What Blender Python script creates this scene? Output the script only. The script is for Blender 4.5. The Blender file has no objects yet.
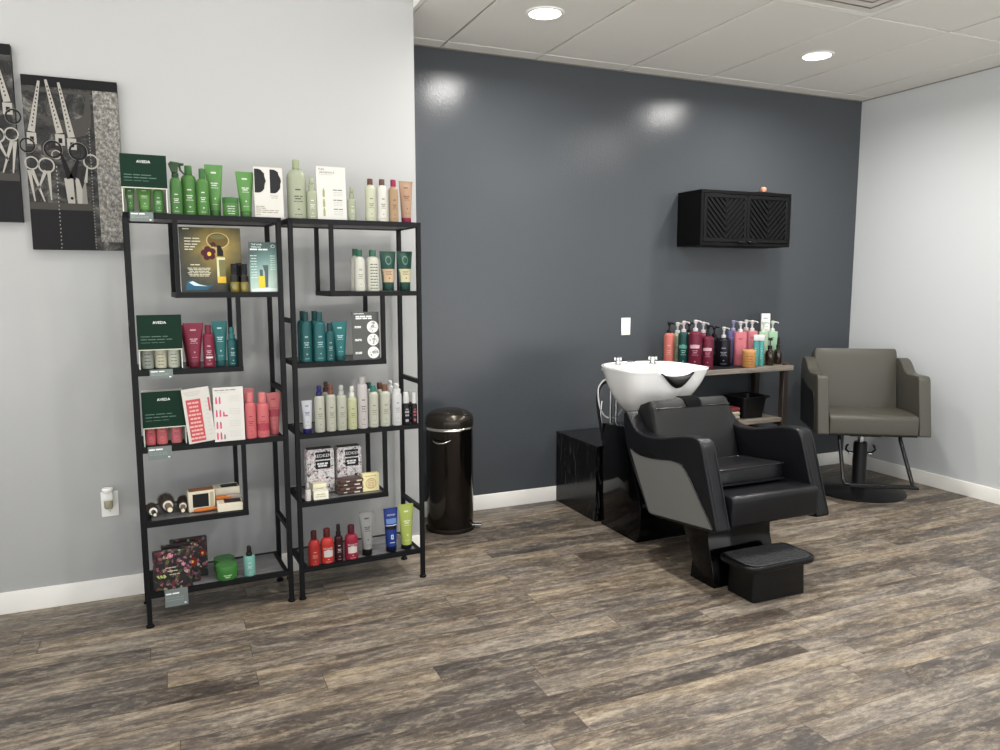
import bpy, bmesh, math, random
from mathutils import Vector, Matrix
random.seed(7)
C = bpy.context.scene.collection
PI = math.pi

# ------------------------------------------------------------------ materials
def lin(hexs):
    h = hexs.lstrip('#')
    r = []
    for k in (0, 2, 4):
        c = int(h[k:k + 2], 16) / 255
        r.append(c / 12.92 if c <= .04045 else ((c + .055) / 1.055) ** 2.4)
    return (r[0], r[1], r[2], 1)

_mats = {}
def mat(hexs, rough=.5, metal=0, trans=0, coat=0, emit=0, bump=0, bscale=200, ior=1.45, spec=.28):
    key = (hexs, rough, metal, trans, coat, emit, bump, bscale, spec)
    if key in _mats:
        return _mats[key]
    m = bpy.data.materials.new('mat_%d' % len(_mats))
    m.use_nodes = True
    nt = m.node_tree
    b = nt.nodes['Principled BSDF']
    b.inputs['Base Color'].default_value = lin(hexs)
    b.inputs['Roughness'].default_value = rough
    b.inputs['Metallic'].default_value = metal
    b.inputs['Transmission Weight'].default_value = trans
    b.inputs['Coat Weight'].default_value = coat
    b.inputs['Coat Roughness'].default_value = .08
    b.inputs['IOR'].default_value = ior
    b.inputs['Specular IOR Level'].default_value = spec
    if emit:
        b.inputs['Emission Color'].default_value = lin(hexs)
        b.inputs['Emission Strength'].default_value = emit
    tc = nt.nodes.new('ShaderNodeTexCoord')
    n = nt.nodes.new('ShaderNodeTexNoise')
    n.inputs['Scale'].default_value = bscale
    n.inputs['Detail'].default_value = 4
    nt.links.new(tc.outputs['Object'], n.inputs['Vector'])
    if bump:
        bp = nt.nodes.new('ShaderNodeBump')
        bp.inputs['Strength'].default_value = bump
        bp.inputs['Distance'].default_value = .002
        nt.links.new(n.outputs['Fac'], bp.inputs['Height'])
        nt.links.new(bp.outputs['Normal'], b.inputs['Normal'])
    else:       # a little unevenness in the gloss
        mr = nt.nodes.new('ShaderNodeMapRange')
        mr.inputs['To Min'].default_value = max(0, rough - .03)
        mr.inputs['To Max'].default_value = min(1, rough + .03)
        nt.links.new(n.outputs['Fac'], mr.inputs['Value'])
        nt.links.new(mr.outputs['Result'], b.inputs['Roughness'])
    _mats[key] = m
    return m

class NT:
    """small node helper"""
    def __init__(s, name):
        s.m = bpy.data.materials.new(name); s.m.use_nodes = True
        s.t = s.m.node_tree; s.b = s.t.nodes['Principled BSDF']
        s.co = s.n('ShaderNodeTexCoord').outputs['Object']
    def n(s, typ, **kw):
        x = s.t.nodes.new(typ)
        for k, v in kw.items(): setattr(x, k, v)
        return x
    def link(s, a, b): s.t.links.new(a, b)
    def math(s, op, a, b=None, c=None):
        x = s.n('ShaderNodeMath', operation=op)
        for i, v in enumerate((a, b, c)):
            if v is None: continue
            if isinstance(v, (int, float)): x.inputs[i].default_value = v
            else: s.link(v, x.inputs[i])
        return x.outputs[0]
    def mapping(s, scale=(1, 1, 1), loc=(0, 0, 0), src=None):
        x = s.n('ShaderNodeMapping')
        x.inputs['Scale'].default_value = scale; x.inputs['Location'].default_value = loc
        s.link(src or s.co, x.inputs['Vector']); return x.outputs[0]
    def noise(s, vec, scale, detail=4, rough=.55, dist=0):
        x = s.n('ShaderNodeTexNoise')
        x.inputs['Scale'].default_value = scale; x.inputs['Detail'].default_value = detail
        x.inputs['Roughness'].default_value = rough; x.inputs['Distortion'].default_value = dist
        s.link(vec, x.inputs['Vector']); return x.outputs['Fac']
    def ramp(s, fac, stops):
        x = s.n('ShaderNodeValToRGB'); e = x.color_ramp.elements
        while len(e) < len(stops): e.new(.5)
        for el, (p, c) in zip(e, stops):
            el.position = p; el.color = lin(c) if isinstance(c, str) else (c, c, c, 1)
        s.link(fac, x.inputs['Fac']); return x.outputs['Color']
    def mix(s, fac, a, b, blend='MIX'):
        x = s.n('ShaderNodeMix', data_type='RGBA', blend_type=blend)
        for i, v in ((0, fac), (6, a), (7, b)):
            if isinstance(v, (int, float)): x.inputs[i].default_value = v
            elif isinstance(v, str): x.inputs[i].default_value = lin(v)
            else: s.link(v, x.inputs[i])
        return x.outputs[2]
    def bump(s, h, strength=.3, dist=.01):
        x = s.n('ShaderNodeBump'); x.inputs['Strength'].default_value = strength
        x.inputs['Distance'].default_value = dist; s.link(h, x.inputs['Height'])
        s.link(x.outputs['Normal'], s.b.inputs['Normal'])
    def out(s, color=None, rough=None, spec=None):
        if color is not None:
            if isinstance(color, str): s.b.inputs['Base Color'].default_value = lin(color)
            else: s.link(color, s.b.inputs['Base Color'])
        if rough is not None:
            if isinstance(rough, (int, float)): s.b.inputs['Roughness'].default_value = rough
            else: s.link(rough, s.b.inputs['Roughness'])
        if spec is not None: s.b.inputs['Specular IOR Level'].default_value = spec
        return s.m

def floor_material():
    s = NT('floor_planks')
    sep = s.n('ShaderNodeSeparateXYZ'); s.link(s.co, sep.inputs[0])
    x, y = sep.outputs[0], sep.outputs[1]
    W, L = .119, 1.22
    yr = s.math('DIVIDE', s.math('ADD', y, .04), W)
    row = s.math('FLOOR', yr); fy = s.math('FRACT', yr)
    wn = s.n('ShaderNodeTexWhiteNoise', noise_dimensions='1D'); s.link(row, wn.inputs['W'])
    xr = s.math('ADD', s.math('DIVIDE', x, L), s.math('MULTIPLY', wn.outputs['Value'], 7.3))
    col = s.math('FLOOR', xr); fx = s.math('FRACT', xr)
    cb = s.n('ShaderNodeCombineXYZ'); s.link(row, cb.inputs[0]); s.link(col, cb.inputs[1])
    w2 = s.n('ShaderNodeTexWhiteNoise', noise_dimensions='2D'); s.link(cb.outputs[0], w2.inputs['Vector'])
    pid = w2.outputs['Value']
    # every plank samples its own piece of the pattern
    off = s.n('ShaderNodeCombineXYZ')
    s.link(s.math('MULTIPLY', pid, 37), off.inputs[0]); s.link(s.math('MULTIPLY', pid, 91), off.inputs[1])
    s.link(s.math('MULTIPLY', pid, 13), off.inputs[2])
    add = s.n('ShaderNodeVectorMath', operation='ADD'); s.link(s.co, add.inputs[0]); s.link(off.outputs[0], add.inputs[1])
    v = add.outputs[0]
    big = s.noise(s.mapping((1.5, 8.5, 1), src=v), 2.2, 5, .62, .7)
    streak = s.noise(s.mapping((4.2, 34, 1), src=v), 3.6, 9, .76, 1.2)
    fine = s.noise(s.mapping((9, 75, 1), src=v), 8, 8, .85, .6)
    blot = s.noise(s.mapping((6, 13, 1), src=v), 5.5, 8, .78, .8)
    g = s.math('ADD', s.math('ADD', s.math('MULTIPLY', big, .40), s.math('MULTIPLY', streak, .32)),
               s.math('ADD', s.math('MULTIPLY', blot, .30), s.math('MULTIPLY', fine, .24)))
    g = s.math('ADD', g, s.math('MULTIPLY', s.math('SUBTRACT', pid, .5), .12))
    base = s.ramp(g, [(.46, '#2a2420'), (.55, '#433a33'), (.62, '#584e44'), (.675, '#716454'), (.735, '#8d7f6a'), (.81, '#ada18b')])
    grey = s.ramp(g, [(.46, '#2c2927'), (.57, '#4a4542'), (.655, '#676059'), (.76, '#938b80')])
    tone = s.noise(s.mapping((.9, 5, 1), loc=(5, 3, 0), src=v), 1.7, 3)
    colr = s.mix(s.ramp(tone, [(.42, 0.0), (.62, .85)]), base, grey)
    speck = s.ramp(s.noise(s.mapping((9, 22, 1), src=v), 11, 5, .8), [(.64, 0.0), (.74, 1.0)])
    colr = s.mix(s.math('MULTIPLY', speck, .20), colr, '#b3a994')
    scr = s.noise(s.mapping((3.2, 10, 1), loc=(2, 9, 0), src=v), 5.2, 5, .75, .5)
    colr = s.mix(1.0, colr, s.ramp(scr, [(.34, .58), (.47, .84), (.56, 1.0), (.66, 1.0)]), 'MULTIPLY')
    colr = s.mix(s.ramp(s.math('ADD', s.noise(s.mapping((3.2, 9, 1), loc=(7, 1, 0), src=v), 5.2, 5, .75, .5), s.math('MULTIPLY', s.math('SUBTRACT', big, .5), .5)), [(.49, 0.0), (.72, .55)]), colr, '#a69b87')
    ey = s.math('MULTIPLY', s.math('MINIMUM', fy, s.math('SUBTRACT', 1, fy)), W)
    ex = s.math('MULTIPLY', s.math('MINIMUM', fx, s.math('SUBTRACT', 1, fx)), L)
    e = s.math('MINIMUM', ey, ex)
    gap = s.math('LESS_THAN', e, .0014)
    colr = s.mix(s.math('MULTIPLY', gap, .75), colr, '#2a2420')
    h = s.math('SUBTRACT', s.math('MULTIPLY', g, .5), s.math('MULTIPLY', gap, .6))
    s.bump(h, .25, .004)
    return s.out(colr, s.math('ADD', s.math('MULTIPLY', streak, .25), .30), .4)

def paint(name, c, rough, bump=.12, scale=260, mottle=.03, spec=.5):
    s = NT(name)
    n = s.noise(s.co, 1.3, 3)
    colr = s.mix(s.math('MULTIPLY', n, mottle), c, '#808080')
    s.bump(s.noise(s.co, scale, 3), bump, .002)
    return s.out(colr, rough, spec)

def wood(name, stops, scale=(1.2, 26, 26), rough=.55, k=3, axis=None):
    s = NT(name)
    v = s.mapping(scale)
    n = s.noise(v, k, 7, .65, .6)
    f = s.noise(s.mapping(tuple(q * 3 for q in scale)), k * 2, 5, .7)
    g = s.math('ADD', s.math('MULTIPLY', n, .75), s.math('MULTIPLY', f, .25))
    s.bump(g, .2, .003)
    return s.out(s.ramp(g, stops), rough)

def leather(name, c, rough=.42):
    s = NT(name); s.b.inputs['Specular IOR Level'].default_value = .30
    vo = s.n('ShaderNodeTexVoronoi'); vo.inputs['Scale'].default_value = 420; s.link(s.co, vo.inputs['Vector'])
    n = s.noise(s.co, 7, 4)
    s.bump(s.math('ADD', s.math('MULTIPLY', vo.outputs['Distance'], .4), s.math('MULTIPLY', n, .5)), .13, .003)
    r = s.math('ADD', s.math('MULTIPLY', n, .16), rough - .08)
    return s.out(c, r)

# ------------------------------------------------------------------ mesh builder
_text = {}
def text_geo(body):
    """letters as flat faces, capital height 1, centred"""
    if body not in _text:
        cu = bpy.data.curves.new('lettering', 'FONT'); cu.body = body; cu.align_x = 'CENTER'; cu.resolution_u = 2
        o = bpy.data.objects.new('lettering', cu); C.objects.link(o)
        me = o.evaluated_get(bpy.context.evaluated_depsgraph_get()).to_mesh()
        vs = [v.co.copy() for v in me.vertices]; fs = [tuple(p.vertices) for p in me.polygons]
        hi = max(v.y for v in vs); lo = 0
        k = 1 / (hi - lo)
        x0 = min(v.x for v in vs); x1 = max(v.x for v in vs)
        _text[body] = ([(k * (v.x - (x0 + x1) / 2), k * v.y) for v in vs], fs)
        bpy.data.objects.remove(o); bpy.data.curves.remove(cu)
    return _text[body]

class MB:
    def __init__(s): s.v = []; s.f = []; s.mi = []
    def add(s, vs, fs, mi=0, M=None):
        b = len(s.v)
        for p in vs:
            p = Vector(p)
            if M is not None: p = M @ p
            s.v.append(p)
        for f in fs:
            s.f.append([b + i for i in f]); s.mi.append(mi)
        return s
    def bm(s, bm, mi=0, M=None):
        bm.verts.ensure_lookup_table(); bm.verts.index_update()
        s.add([v.co for v in bm.verts], [[v.index for v in f.verts] for f in bm.faces], mi, M); bm.free()
        return s
    def box(s, x0, x1, y0, y1, z0, z1, mi=0, bev=0, seg=2, M=None):
        bm = bmesh.new()
        bmesh.ops.create_cube(bm, size=1)
        for v in bm.verts:
            v.co = Vector((x0 + (v.co.x + .5) * (x1 - x0), y0 + (v.co.y + .5) * (y1 - y0), z0 + (v.co.z + .5) * (z1 - z0)))
        if bev:
            bmesh.ops.bevel(bm, geom=bm.edges[:], offset=bev, segments=seg, affect='EDGES', profile=.5)
        return s.bm(bm, mi, M)
    def prism(s, poly, axis, a, b, mi=0, bev=0, seg=2, M=None):
        """poly is a list of 2D points; axis is the extrusion axis ('x': (y,z); 'y': (x,z); 'z': (x,y))"""
        def P(q, t):
            return {'x': (t, q[0], q[1]), 'y': (q[0], t, q[1]), 'z': (q[0], q[1], t)}[axis]
        bm = bmesh.new()
        A = [bm.verts.new(P(q, a)) for q in poly]; B = [bm.verts.new(P(q, b)) for q in poly]
        n = len(poly)
        fa = bm.faces.new(A); fb = bm.faces.new(B[::-1])
        for i in range(n): bm.faces.new((A[i], B[i], B[(i + 1) % n], A[(i + 1) % n]))
        bmesh.ops.recalc_face_normals(bm, faces=bm.faces[:])
        if bev:
            ed = [e for e in list(fa.edges) + list(fb.edges)]
            bmesh.ops.bevel(bm, geom=ed, offset=bev, segments=seg, affect='EDGES', profile=.5, clamp_overlap=True)
        return s.bm(bm, mi, M)
    def lathe(s, prof, n=28, mi=0, c=(0, 0), sq=0, M=None, ky=1):
        """prof: list of (radius, z); sq > 2 makes a rounded square plan"""
        vs, fs, rings = [], [], []
        for r, z in prof:
            if r < 1e-6:
                rings.append([len(vs)]); vs.append((c[0], c[1], z)); continue
            ring = []
            for k in range(n):
                a = 2 * PI * k / n
                ca, sa = math.cos(a), math.sin(a)
                q = 1
                if sq: q = (abs(ca) ** sq + abs(sa) ** sq) ** (-1 / sq)
                ring.append(len(vs)); vs.append((c[0] + r * q * ca, c[1] + r * q * sa * ky, z))
            rings.append(ring)
        for A, B in zip(rings, rings[1:]):
            if len(A) == 1 and len(B) == 1: continue
            for k in range(n):
                k2 = (k + 1) % n
                if len(A) == 1: fs.append((A[0], B[k2], B[k]))
                elif len(B) == 1: fs.append((A[k], A[k2], B[0]))
                else: fs.append((A[k], A[k2], B[k2], B[k]))
        if len(rings[0]) > 1: fs.append(tuple(rings[0][::-1]))
        if len(rings[-1]) > 1: fs.append(tuple(rings[-1]))
        return s.add(vs, fs, mi, M)
    def loft(s, rings, mi=0, caps=True, closed=True, M=None):
        n = len(rings[0]); vs = [p for r in rings for p in r]; fs = []
        for i in range(len(rings) - 1):
            for k in range(n if closed else n - 1):
                k2 = (k + 1) % n
                fs.append((i * n + k, i * n + k2, (i + 1) * n + k2, (i + 1) * n + k))
        if caps and closed:
            fs.append(tuple(range(n))[::-1]); fs.append(tuple((len(rings) - 1) * n + k for k in range(n)))
        return s.add(vs, fs, mi, M)
    def tube(s, pts, r, n=12, mi=0, closed=False, M=None):
        pts = [Vector(p) for p in pts]; rings = []
        m = len(pts); up = None
        for i, p in enumerate(pts):
            a = pts[(i - 1) % m] if (closed or i) else p
            b = pts[(i + 1) % m] if (closed or i < m - 1) else p
            t = (b - a).normalized()
            if up is None:
                up = Vector((0, 0, 1)) if abs(t.z) < .9 else Vector((1, 0, 0))
            u = (up - t * up.dot(t)).normalized(); w = t.cross(u); up = u
            rings.append([p + (u * math.cos(2 * PI * k / n) + w * math.sin(2 * PI * k / n)) * r for k in range(n)])
        if closed: rings.append(rings[0])
        return s.loft(rings, mi, caps=not closed, M=M)
    def patch(s, r, z0, z1, a0, a1, mi=1, n=6, sq=0, ky=1):
        """a strip on the front (-y) of an upright round body of radius r; angles in radians from the front"""
        vs, fs = [], []
        for k in range(n + 1):
            a = a0 + (a1 - a0) * k / n - PI / 2
            ca, sa = math.cos(a), math.sin(a); q = 1
            if sq: q = (abs(ca) ** sq + abs(sa) ** sq) ** (-1 / sq)
            for z in (z0, z1): vs.append((r * q * ca, r * q * sa * ky, z))
        for k in range(n): fs.append((2 * k, 2 * k + 2, 2 * k + 3, 2 * k + 1))
        return s.add(vs, fs, mi)
    def quad(s, x0, x1, z0, z1, y, mi=1, M=None):
        return s.add([(x0, y, z0), (x1, y, z0), (x1, y, z1), (x0, y, z1)], [(0, 1, 2, 3)], mi, M)
    def poly(s, pts, y, mi=1, M=None):
        return s.add([(p[0], y, p[1]) for p in pts], [tuple(range(len(pts)))], mi, M)
    def disc(s, cx, cz, rx, rz, y, mi=1, n=24, M=None, ir=0):
        if ir:
            vs = []; fs = []
            for k in range(n):
                a = 2 * PI * k / n
                for q in (1, ir): vs.append((cx + rx * q * math.cos(a), y, cz + rz * q * math.sin(a)))
            for k in range(n):
                k2 = (k + 1) % n; fs.append((2 * k, 2 * k2, 2 * k2 + 1, 2 * k + 1))
            return s.add(vs, fs, mi, M)
        return s.poly([(cx + rx * math.cos(2 * PI * k / n), cz + rz * math.sin(2 * PI * k / n)) for k in range(n)], y, mi, M)
    def text(s, body, cx, z, h, y=0, mi=1, wrap=0, M=None):
        vs, fs = text_geo(body)
        out = []
        for (a, b) in vs:
            if wrap:
                t = (cx + a * h) / wrap - PI / 2
                out.append((wrap * math.cos(t), wrap * math.sin(t), z + b * h))
            else: out.append((cx + a * h, y, z + b * h))
        return s.add(out, fs, mi, M)
    def lines(s, cx, z, w, h, y=0, mi=1, wrap=0, words=3, M=None, seed=0):
        """a row of unreadable small print: broken dashes"""
        rnd = random.Random(seed * 31 + int(z * 9973)); x = -w / 2
        ws = [rnd.uniform(.6, 1.4) for _ in range(words)]; tot = sum(ws)
        for q in ws:
            l = w * q / tot * .86
            if wrap: s.patch(wrap, z, z + h, (cx + x) / wrap, (cx + x + l) / wrap, mi, 3)
            else: s.quad(cx + x, cx + x + l, z, z + h, y, mi, M)
            x += w * q / tot
        return s
    def build(s, name, mats, parent=None, label=None, sharp=38, loc=None):
        me = bpy.data.meshes.new(name)
        me.from_pydata([tuple(v) for v in s.v], [], s.f); me.update()
        if not isinstance(mats, (list, tuple)): mats = [mats]
        for m in mats: me.materials.append(m)
        for p, i in zip(me.polygons, s.mi): p.material_index = min(i, len(mats) - 1)
        bm = bmesh.new(); bm.from_mesh(me)
        bm.to_mesh(me); bm.free()
        me.polygons.foreach_set('use_smooth', [True] * len(me.polygons))
        me.set_sharp_from_angle(angle=math.radians(sharp))
        o = bpy.data.objects.new(name, me); C.objects.link(o)
        if loc: o.location = loc
        if parent: o.parent = parent
        if label: o['label'] = label
        return o

def fix(o):
    """face normals of a closed shell outwards"""
    bm = bmesh.new(); bm.from_mesh(o.data); bmesh.ops.recalc_face_normals(bm, faces=bm.faces[:]); bm.to_mesh(o.data); bm.free(); return o

def tag(o, label, cat, group=None):
    o['label'] = label; o['category'] = cat
    if group: o['group'] = group
    return o
def thing(name, label, cat, loc=(0, 0, 0), rz=0, group=None):
    o = bpy.data.objects.new(name, None); C.objects.link(o); o.empty_display_size = .05
    o.location = loc; o.rotation_euler = (0, 0, rz)
    return tag(o, label, cat, group)
def struct(o): o['kind'] = 'structure'; return o

# ------------------------------------------------------------------ shared materials
BLACKM = mat('#0e0f11', .5, bump=.1, bscale=400, spec=.2)
CHROME = mat('#d8d8d8', .12, 1)
WHITEP = mat('#e9e8e2', .35)
M_BOARD = wood('shelf_board_grey', [(.3, '#4b4a4b'), (.5, '#696869'), (.7, '#868487')], (1.5, 30, 30), .5)
# ------------------------------------------------------------------ room
R, D, D2, E, H, HU, HB = 4.8724, 4.3504, 3.7765, 1.1913, 2.7633, 3.25, .0935
M_LIGHT = paint('paint_light_grey', '#a3a4a3', .55, .10, 240, .05)
M_COOL = paint('paint_cool_white', '#bfc2c3', .55, .10, 240, .04)
M_DARK = paint('paint_slate', '#42464a', .20, .5, 95, .04, .30)
M_TRIM = paint('paint_trim', '#dedcd6', .38, .05, 90, .02)
M_TILE = paint('ceiling_tile', '#dedcd6', .9, .35, 700, .04, .2)
M_BAR = mat('#8f8b84', .6)

struct(MB().box(-4.6, R + .12, -1.3, D + .12, -.1, 0).build('floor', floor_material()))
struct(MB().box(E - .1, R + .12, D, D + .12, 0, 2.95).build('wall_back', M_DARK))
struct(MB().box(-4.6, E, D2, D + .12, 0, HU + .1).build('wall_left', M_LIGHT))
struct(MB().box(R, R + .12, -1.3, D, 0, 2.95).build('wall_right', M_COOL))

XL = [E + .022] + [1.5265 + .61 * k for k in range(6)] + [R]
YL = [D, 4.215, 2.985, 1.755, .525, -.705]
def ceiling():
    m = MB(); g = .006
    for a, b in zip(XL, XL[1:]):
        for c, d in zip(YL, YL[1:]):
            if abs(a - 2.7465) < .01 and abs(c - 2.985) < .01: c -= .61
            m.box(a + g, b - g, d + g, c - g, H, H + .02, 0, .002, 1)
    m.box(E + .02, R, -.705, D, H + .008, H + .04, 1)
    m.box(E + .022, R, D - .022, D, H - .002, H + .008, 1)
    m.box(R - .022, R, -.705, D, H - .002, H + .008, 1)
    return struct(m.build('ceiling', [M_TILE, M_BAR]))
ceiling()
struct(MB().box(-4.6, E + .02, -.705, D2, HU, HU + .1).build('ceiling', M_TILE))
struct(MB().box(E, E + .022, -.705, D2 + .3, H - .003, HU).build('trim_1', M_TRIM))
def base_prof(t): return [(0, 0), (t, 0), (t, HB - .008), (t - .005, HB), (0, HB)]
P = base_prof(.014)
struct(MB().prism([(D2 - q[0], q[1]) for q in P], 'x', -4.6, E + .014).prism([(E + q[0], q[1]) for q in P], 'y', D2 - .014, D).build('baseboard_left', M_TRIM))
struct(MB().prism([(D - q[0], q[1]) for q in P], 'x', E + .014, R - .014).build('baseboard_back', M_TRIM))
struct(MB().prism([(R - q[0], q[1]) for q in P], 'y', -1.3, D).build('baseboard_right', M_TRIM))

# ------------------------------------------------------------------ lamps
M_LENS = mat('#fffaf0', .5, emit=14)
def downlight(x, y, z, label, watts, group='round ceiling downlights', spread=166):
    t = thing('downlight', label, 'ceiling light', (x, y, z), 0, group)
    MB().lathe([(.078, -.001), (.080, -.007), (.094, -.005), (.098, 0), (.098, .001), (.078, .001)], 40).build('trim_ring', WHITEP, t)
    MB().lathe([(0, -.0015), (.078, -.0015), (.078, 0), (0, 0)], 40).build('lens', M_LENS, t)
    L = bpy.data.lights.new('lamp', 'AREA'); L.shape = 'DISK'; L.size = .15; L.energy = watts; L.color = (1, .975, .94)
    L.spread = math.radians(spread)
    o = bpy.data.objects.new('lamp', L); C.objects.link(o); o.location = (0, 0, -.012); o.parent = t
    return t
DL = 24
downlight(1.819, 3.587, H, 'round glowing downlight in the tile ceiling nearest the grey partition', DL)
downlight(3.636, 3.592, H, 'round glowing downlight in the tile ceiling above the wall cabinet', DL)
downlight(3.74, 2.45, H, 'round downlight in the tile ceiling nearest the right wall', DL)
for x, y, l in ((1.82, 2.2, 'round downlight in the tile ceiling, next before the one beside the grey partition'), (1.82, .9, 'round downlight in the tile ceiling, second before the one beside the grey partition'),
                (3.74, .9, 'round downlight in the tile ceiling along the right wall, farthest from the slate wall')):
    downlight(x, y, H, l, DL)
for x, y, l in ((-1.3, 2.35, 'round downlight in the high ceiling before the scissors prints'), (.55, 2.45, 'round downlight in the high ceiling before the retail shelves'),
                (-1.3, .6, 'round downlight in the high ceiling, second row out from the scissors prints'), (.55, .6, 'round downlight in the high ceiling, second row out from the retail shelves')):
    downlight(x, y, HU, l, 11)

w = bpy.data.worlds.new('world'); bpy.context.scene.world = w; w.use_nodes = True
wt = w.node_tree; bg = wt.nodes['Background']      # daylight outside: even sky, plus a glow added below the horizon for the ceiling
tcw = wt.nodes.new('ShaderNodeTexCoord'); sw = wt.nodes.new('ShaderNodeSeparateXYZ'); rw = wt.nodes.new('ShaderNodeValToRGB')
mw = wt.nodes.new('ShaderNodeMapRange'); mw.inputs['From Min'].default_value = -1
wt.links.new(tcw.outputs['Generated'], sw.inputs[0]); wt.links.new(sw.outputs[2], mw.inputs['Value']); wt.links.new(mw.outputs['Result'], rw.inputs['Fac'])
rw.color_ramp.elements[0].position = .46; rw.color_ramp.elements[0].color = (1, .985, .955, 1)
rw.color_ramp.elements[1].position = .54; rw.color_ramp.elements[1].color = (.29, .30, .315, 1)
wt.links.new(rw.outputs['Color'], bg.inputs['Color']); bg.inputs['Strength'].default_value = 4.2

def air_vent():
    t = thing('air_vent', 'square white air vent set into the tile ceiling', 'vent', (3.0515, 2.68, H))
    m = MB(); a = .3; b = .262
    for x0, x1, y0, y1 in ((-a, a, b, a), (-a, a, -a, -b), (-a, -b, -b, b), (b, a, -b, b)):
        m.box(x0, x1, y0, y1, -.004, .006, 0, .001, 1)
    m.build('frame', WHITEP, t)
    for k in range(4):
        r0 = .255 - .06 * k; r1 = r0 - .05
        m = MB()
        def ring(r, z): return [(-r, -r, z), (r, -r, z), (r, r, z), (-r, r, z)]
        m.loft([ring(r0, -.001), ring(r0 - .032, .003), ring(r0 - .032, .001), ring(r0, -.004)], caps=False)
        m.build('louver_ring', mat('#c9c6bf', .5), t)
    MB().box(-.29, .29, -.29, .29, .03, .034).build('backing', mat('#35332f', .8), t)
air_vent()

# ------------------------------------------------------------------ camera
cam = bpy.data.cameras.new('camera'); cam.sensor_width = 36; cam.lens = 764.33 * 36 / 1000; cam.clip_start = .05
co = bpy.data.objects.new('camera', cam); C.objects.link(co)
pi_, ya, ro = math.radians(6.992), math.radians(23.6435), math.radians(-.079)
fw = Vector((math.sin(ya) * math.cos(pi_), math.cos(ya) * math.cos(pi_), -math.sin(pi_)))
rt = Vector((math.cos(ya), -math.sin(ya), 0)); up = rt.cross(fw)
rr = rt * math.cos(ro) + up * math.sin(ro); uu = up * math.cos(ro) - rt * math.sin(ro)
M = Matrix((rr, uu, -fw)).transposed().to_4x4(); M.translation = (0, 0, 1.43125)
co.matrix_world = M
S = bpy.context.scene; S.camera = co
S.view_settings.view_transform = 'Standard'; S.view_settings.look = 'None'; S.view_settings.gamma = 1
S.view_settings.use_curve_mapping = False; S.view_settings.exposure = 0.05
S.cycles.use_denoising = True

# ------------------------------------------------------------------ wall things
def outlet_plate(t, sockets=2, w=.07, h=.115):
    MB().box(-w / 2, w / 2, -.006, 0, -h / 2, h / 2, 0, .002, 2).build('cover_plate', WHITEP, t)
    for k in range(sockets):
        z = .024 - .048 * k
        m = MB().prism([(.017 * math.cos(a), z + max(-.0135, min(.0135, .017 * math.sin(a)))) for a in [2 * PI * q / 24 for q in range(24)]], 'y', -.0085, -.005)
        for sx in (-.006, .006): m.box(sx - .001, sx + .001, -.0088, -.008, z - .001, z + .007, 1)
        m.lathe([(0, 0), (.0022, 0), (.0022, .0004), (0, .0004)], 10, 1, M=Matrix.Translation((0, -.0088, z - .007)) @ Matrix.Rotation(PI / 2, 4, 'X'))
        m.build('socket', [WHITEP, mat('#2b2927', .6)], t)
t = thing('wall_outlet', 'white electrical outlet low on the light grey wall', 'outlet', (-.268, D2, .438)); outlet_plate(t)
t = thing('wall_outlet', 'white electrical outlet on the slate wall above the wash bowl', 'outlet', (2.822, D, 1.13)); outlet_plate(t)
t = thing('air_freshener', 'white plug-in air freshener in the outlet low on the light grey wall', 'air freshener', (-.272, D2 - .0088, .470))
MB().box(-.021, .021, -.03, 0, -.012, .03, 0, .008, 3).box(-.013, .013, -.026, -.002, -.024, -.006, 0, .004, 2).build('body', WHITEP, t)
MB().lathe([(0, .028), (.017, .028), (.019, .034), (.0235, .040), (.0235, .047), (.021, .050), (0, .050)], 28, c=(0, -.026), ky=.85).build('cap', mat('#f2f1ec', .3), t)
MB().lathe([(0, -.047), (.014, -.047), (.018, -.04), (.018, -.014), (.012, -.008), (0, -.008)], 20, c=(0, -.02), ky=.7).build('oil_bottle', mat('#b9b59a', .15, trans=.5), t)

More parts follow.
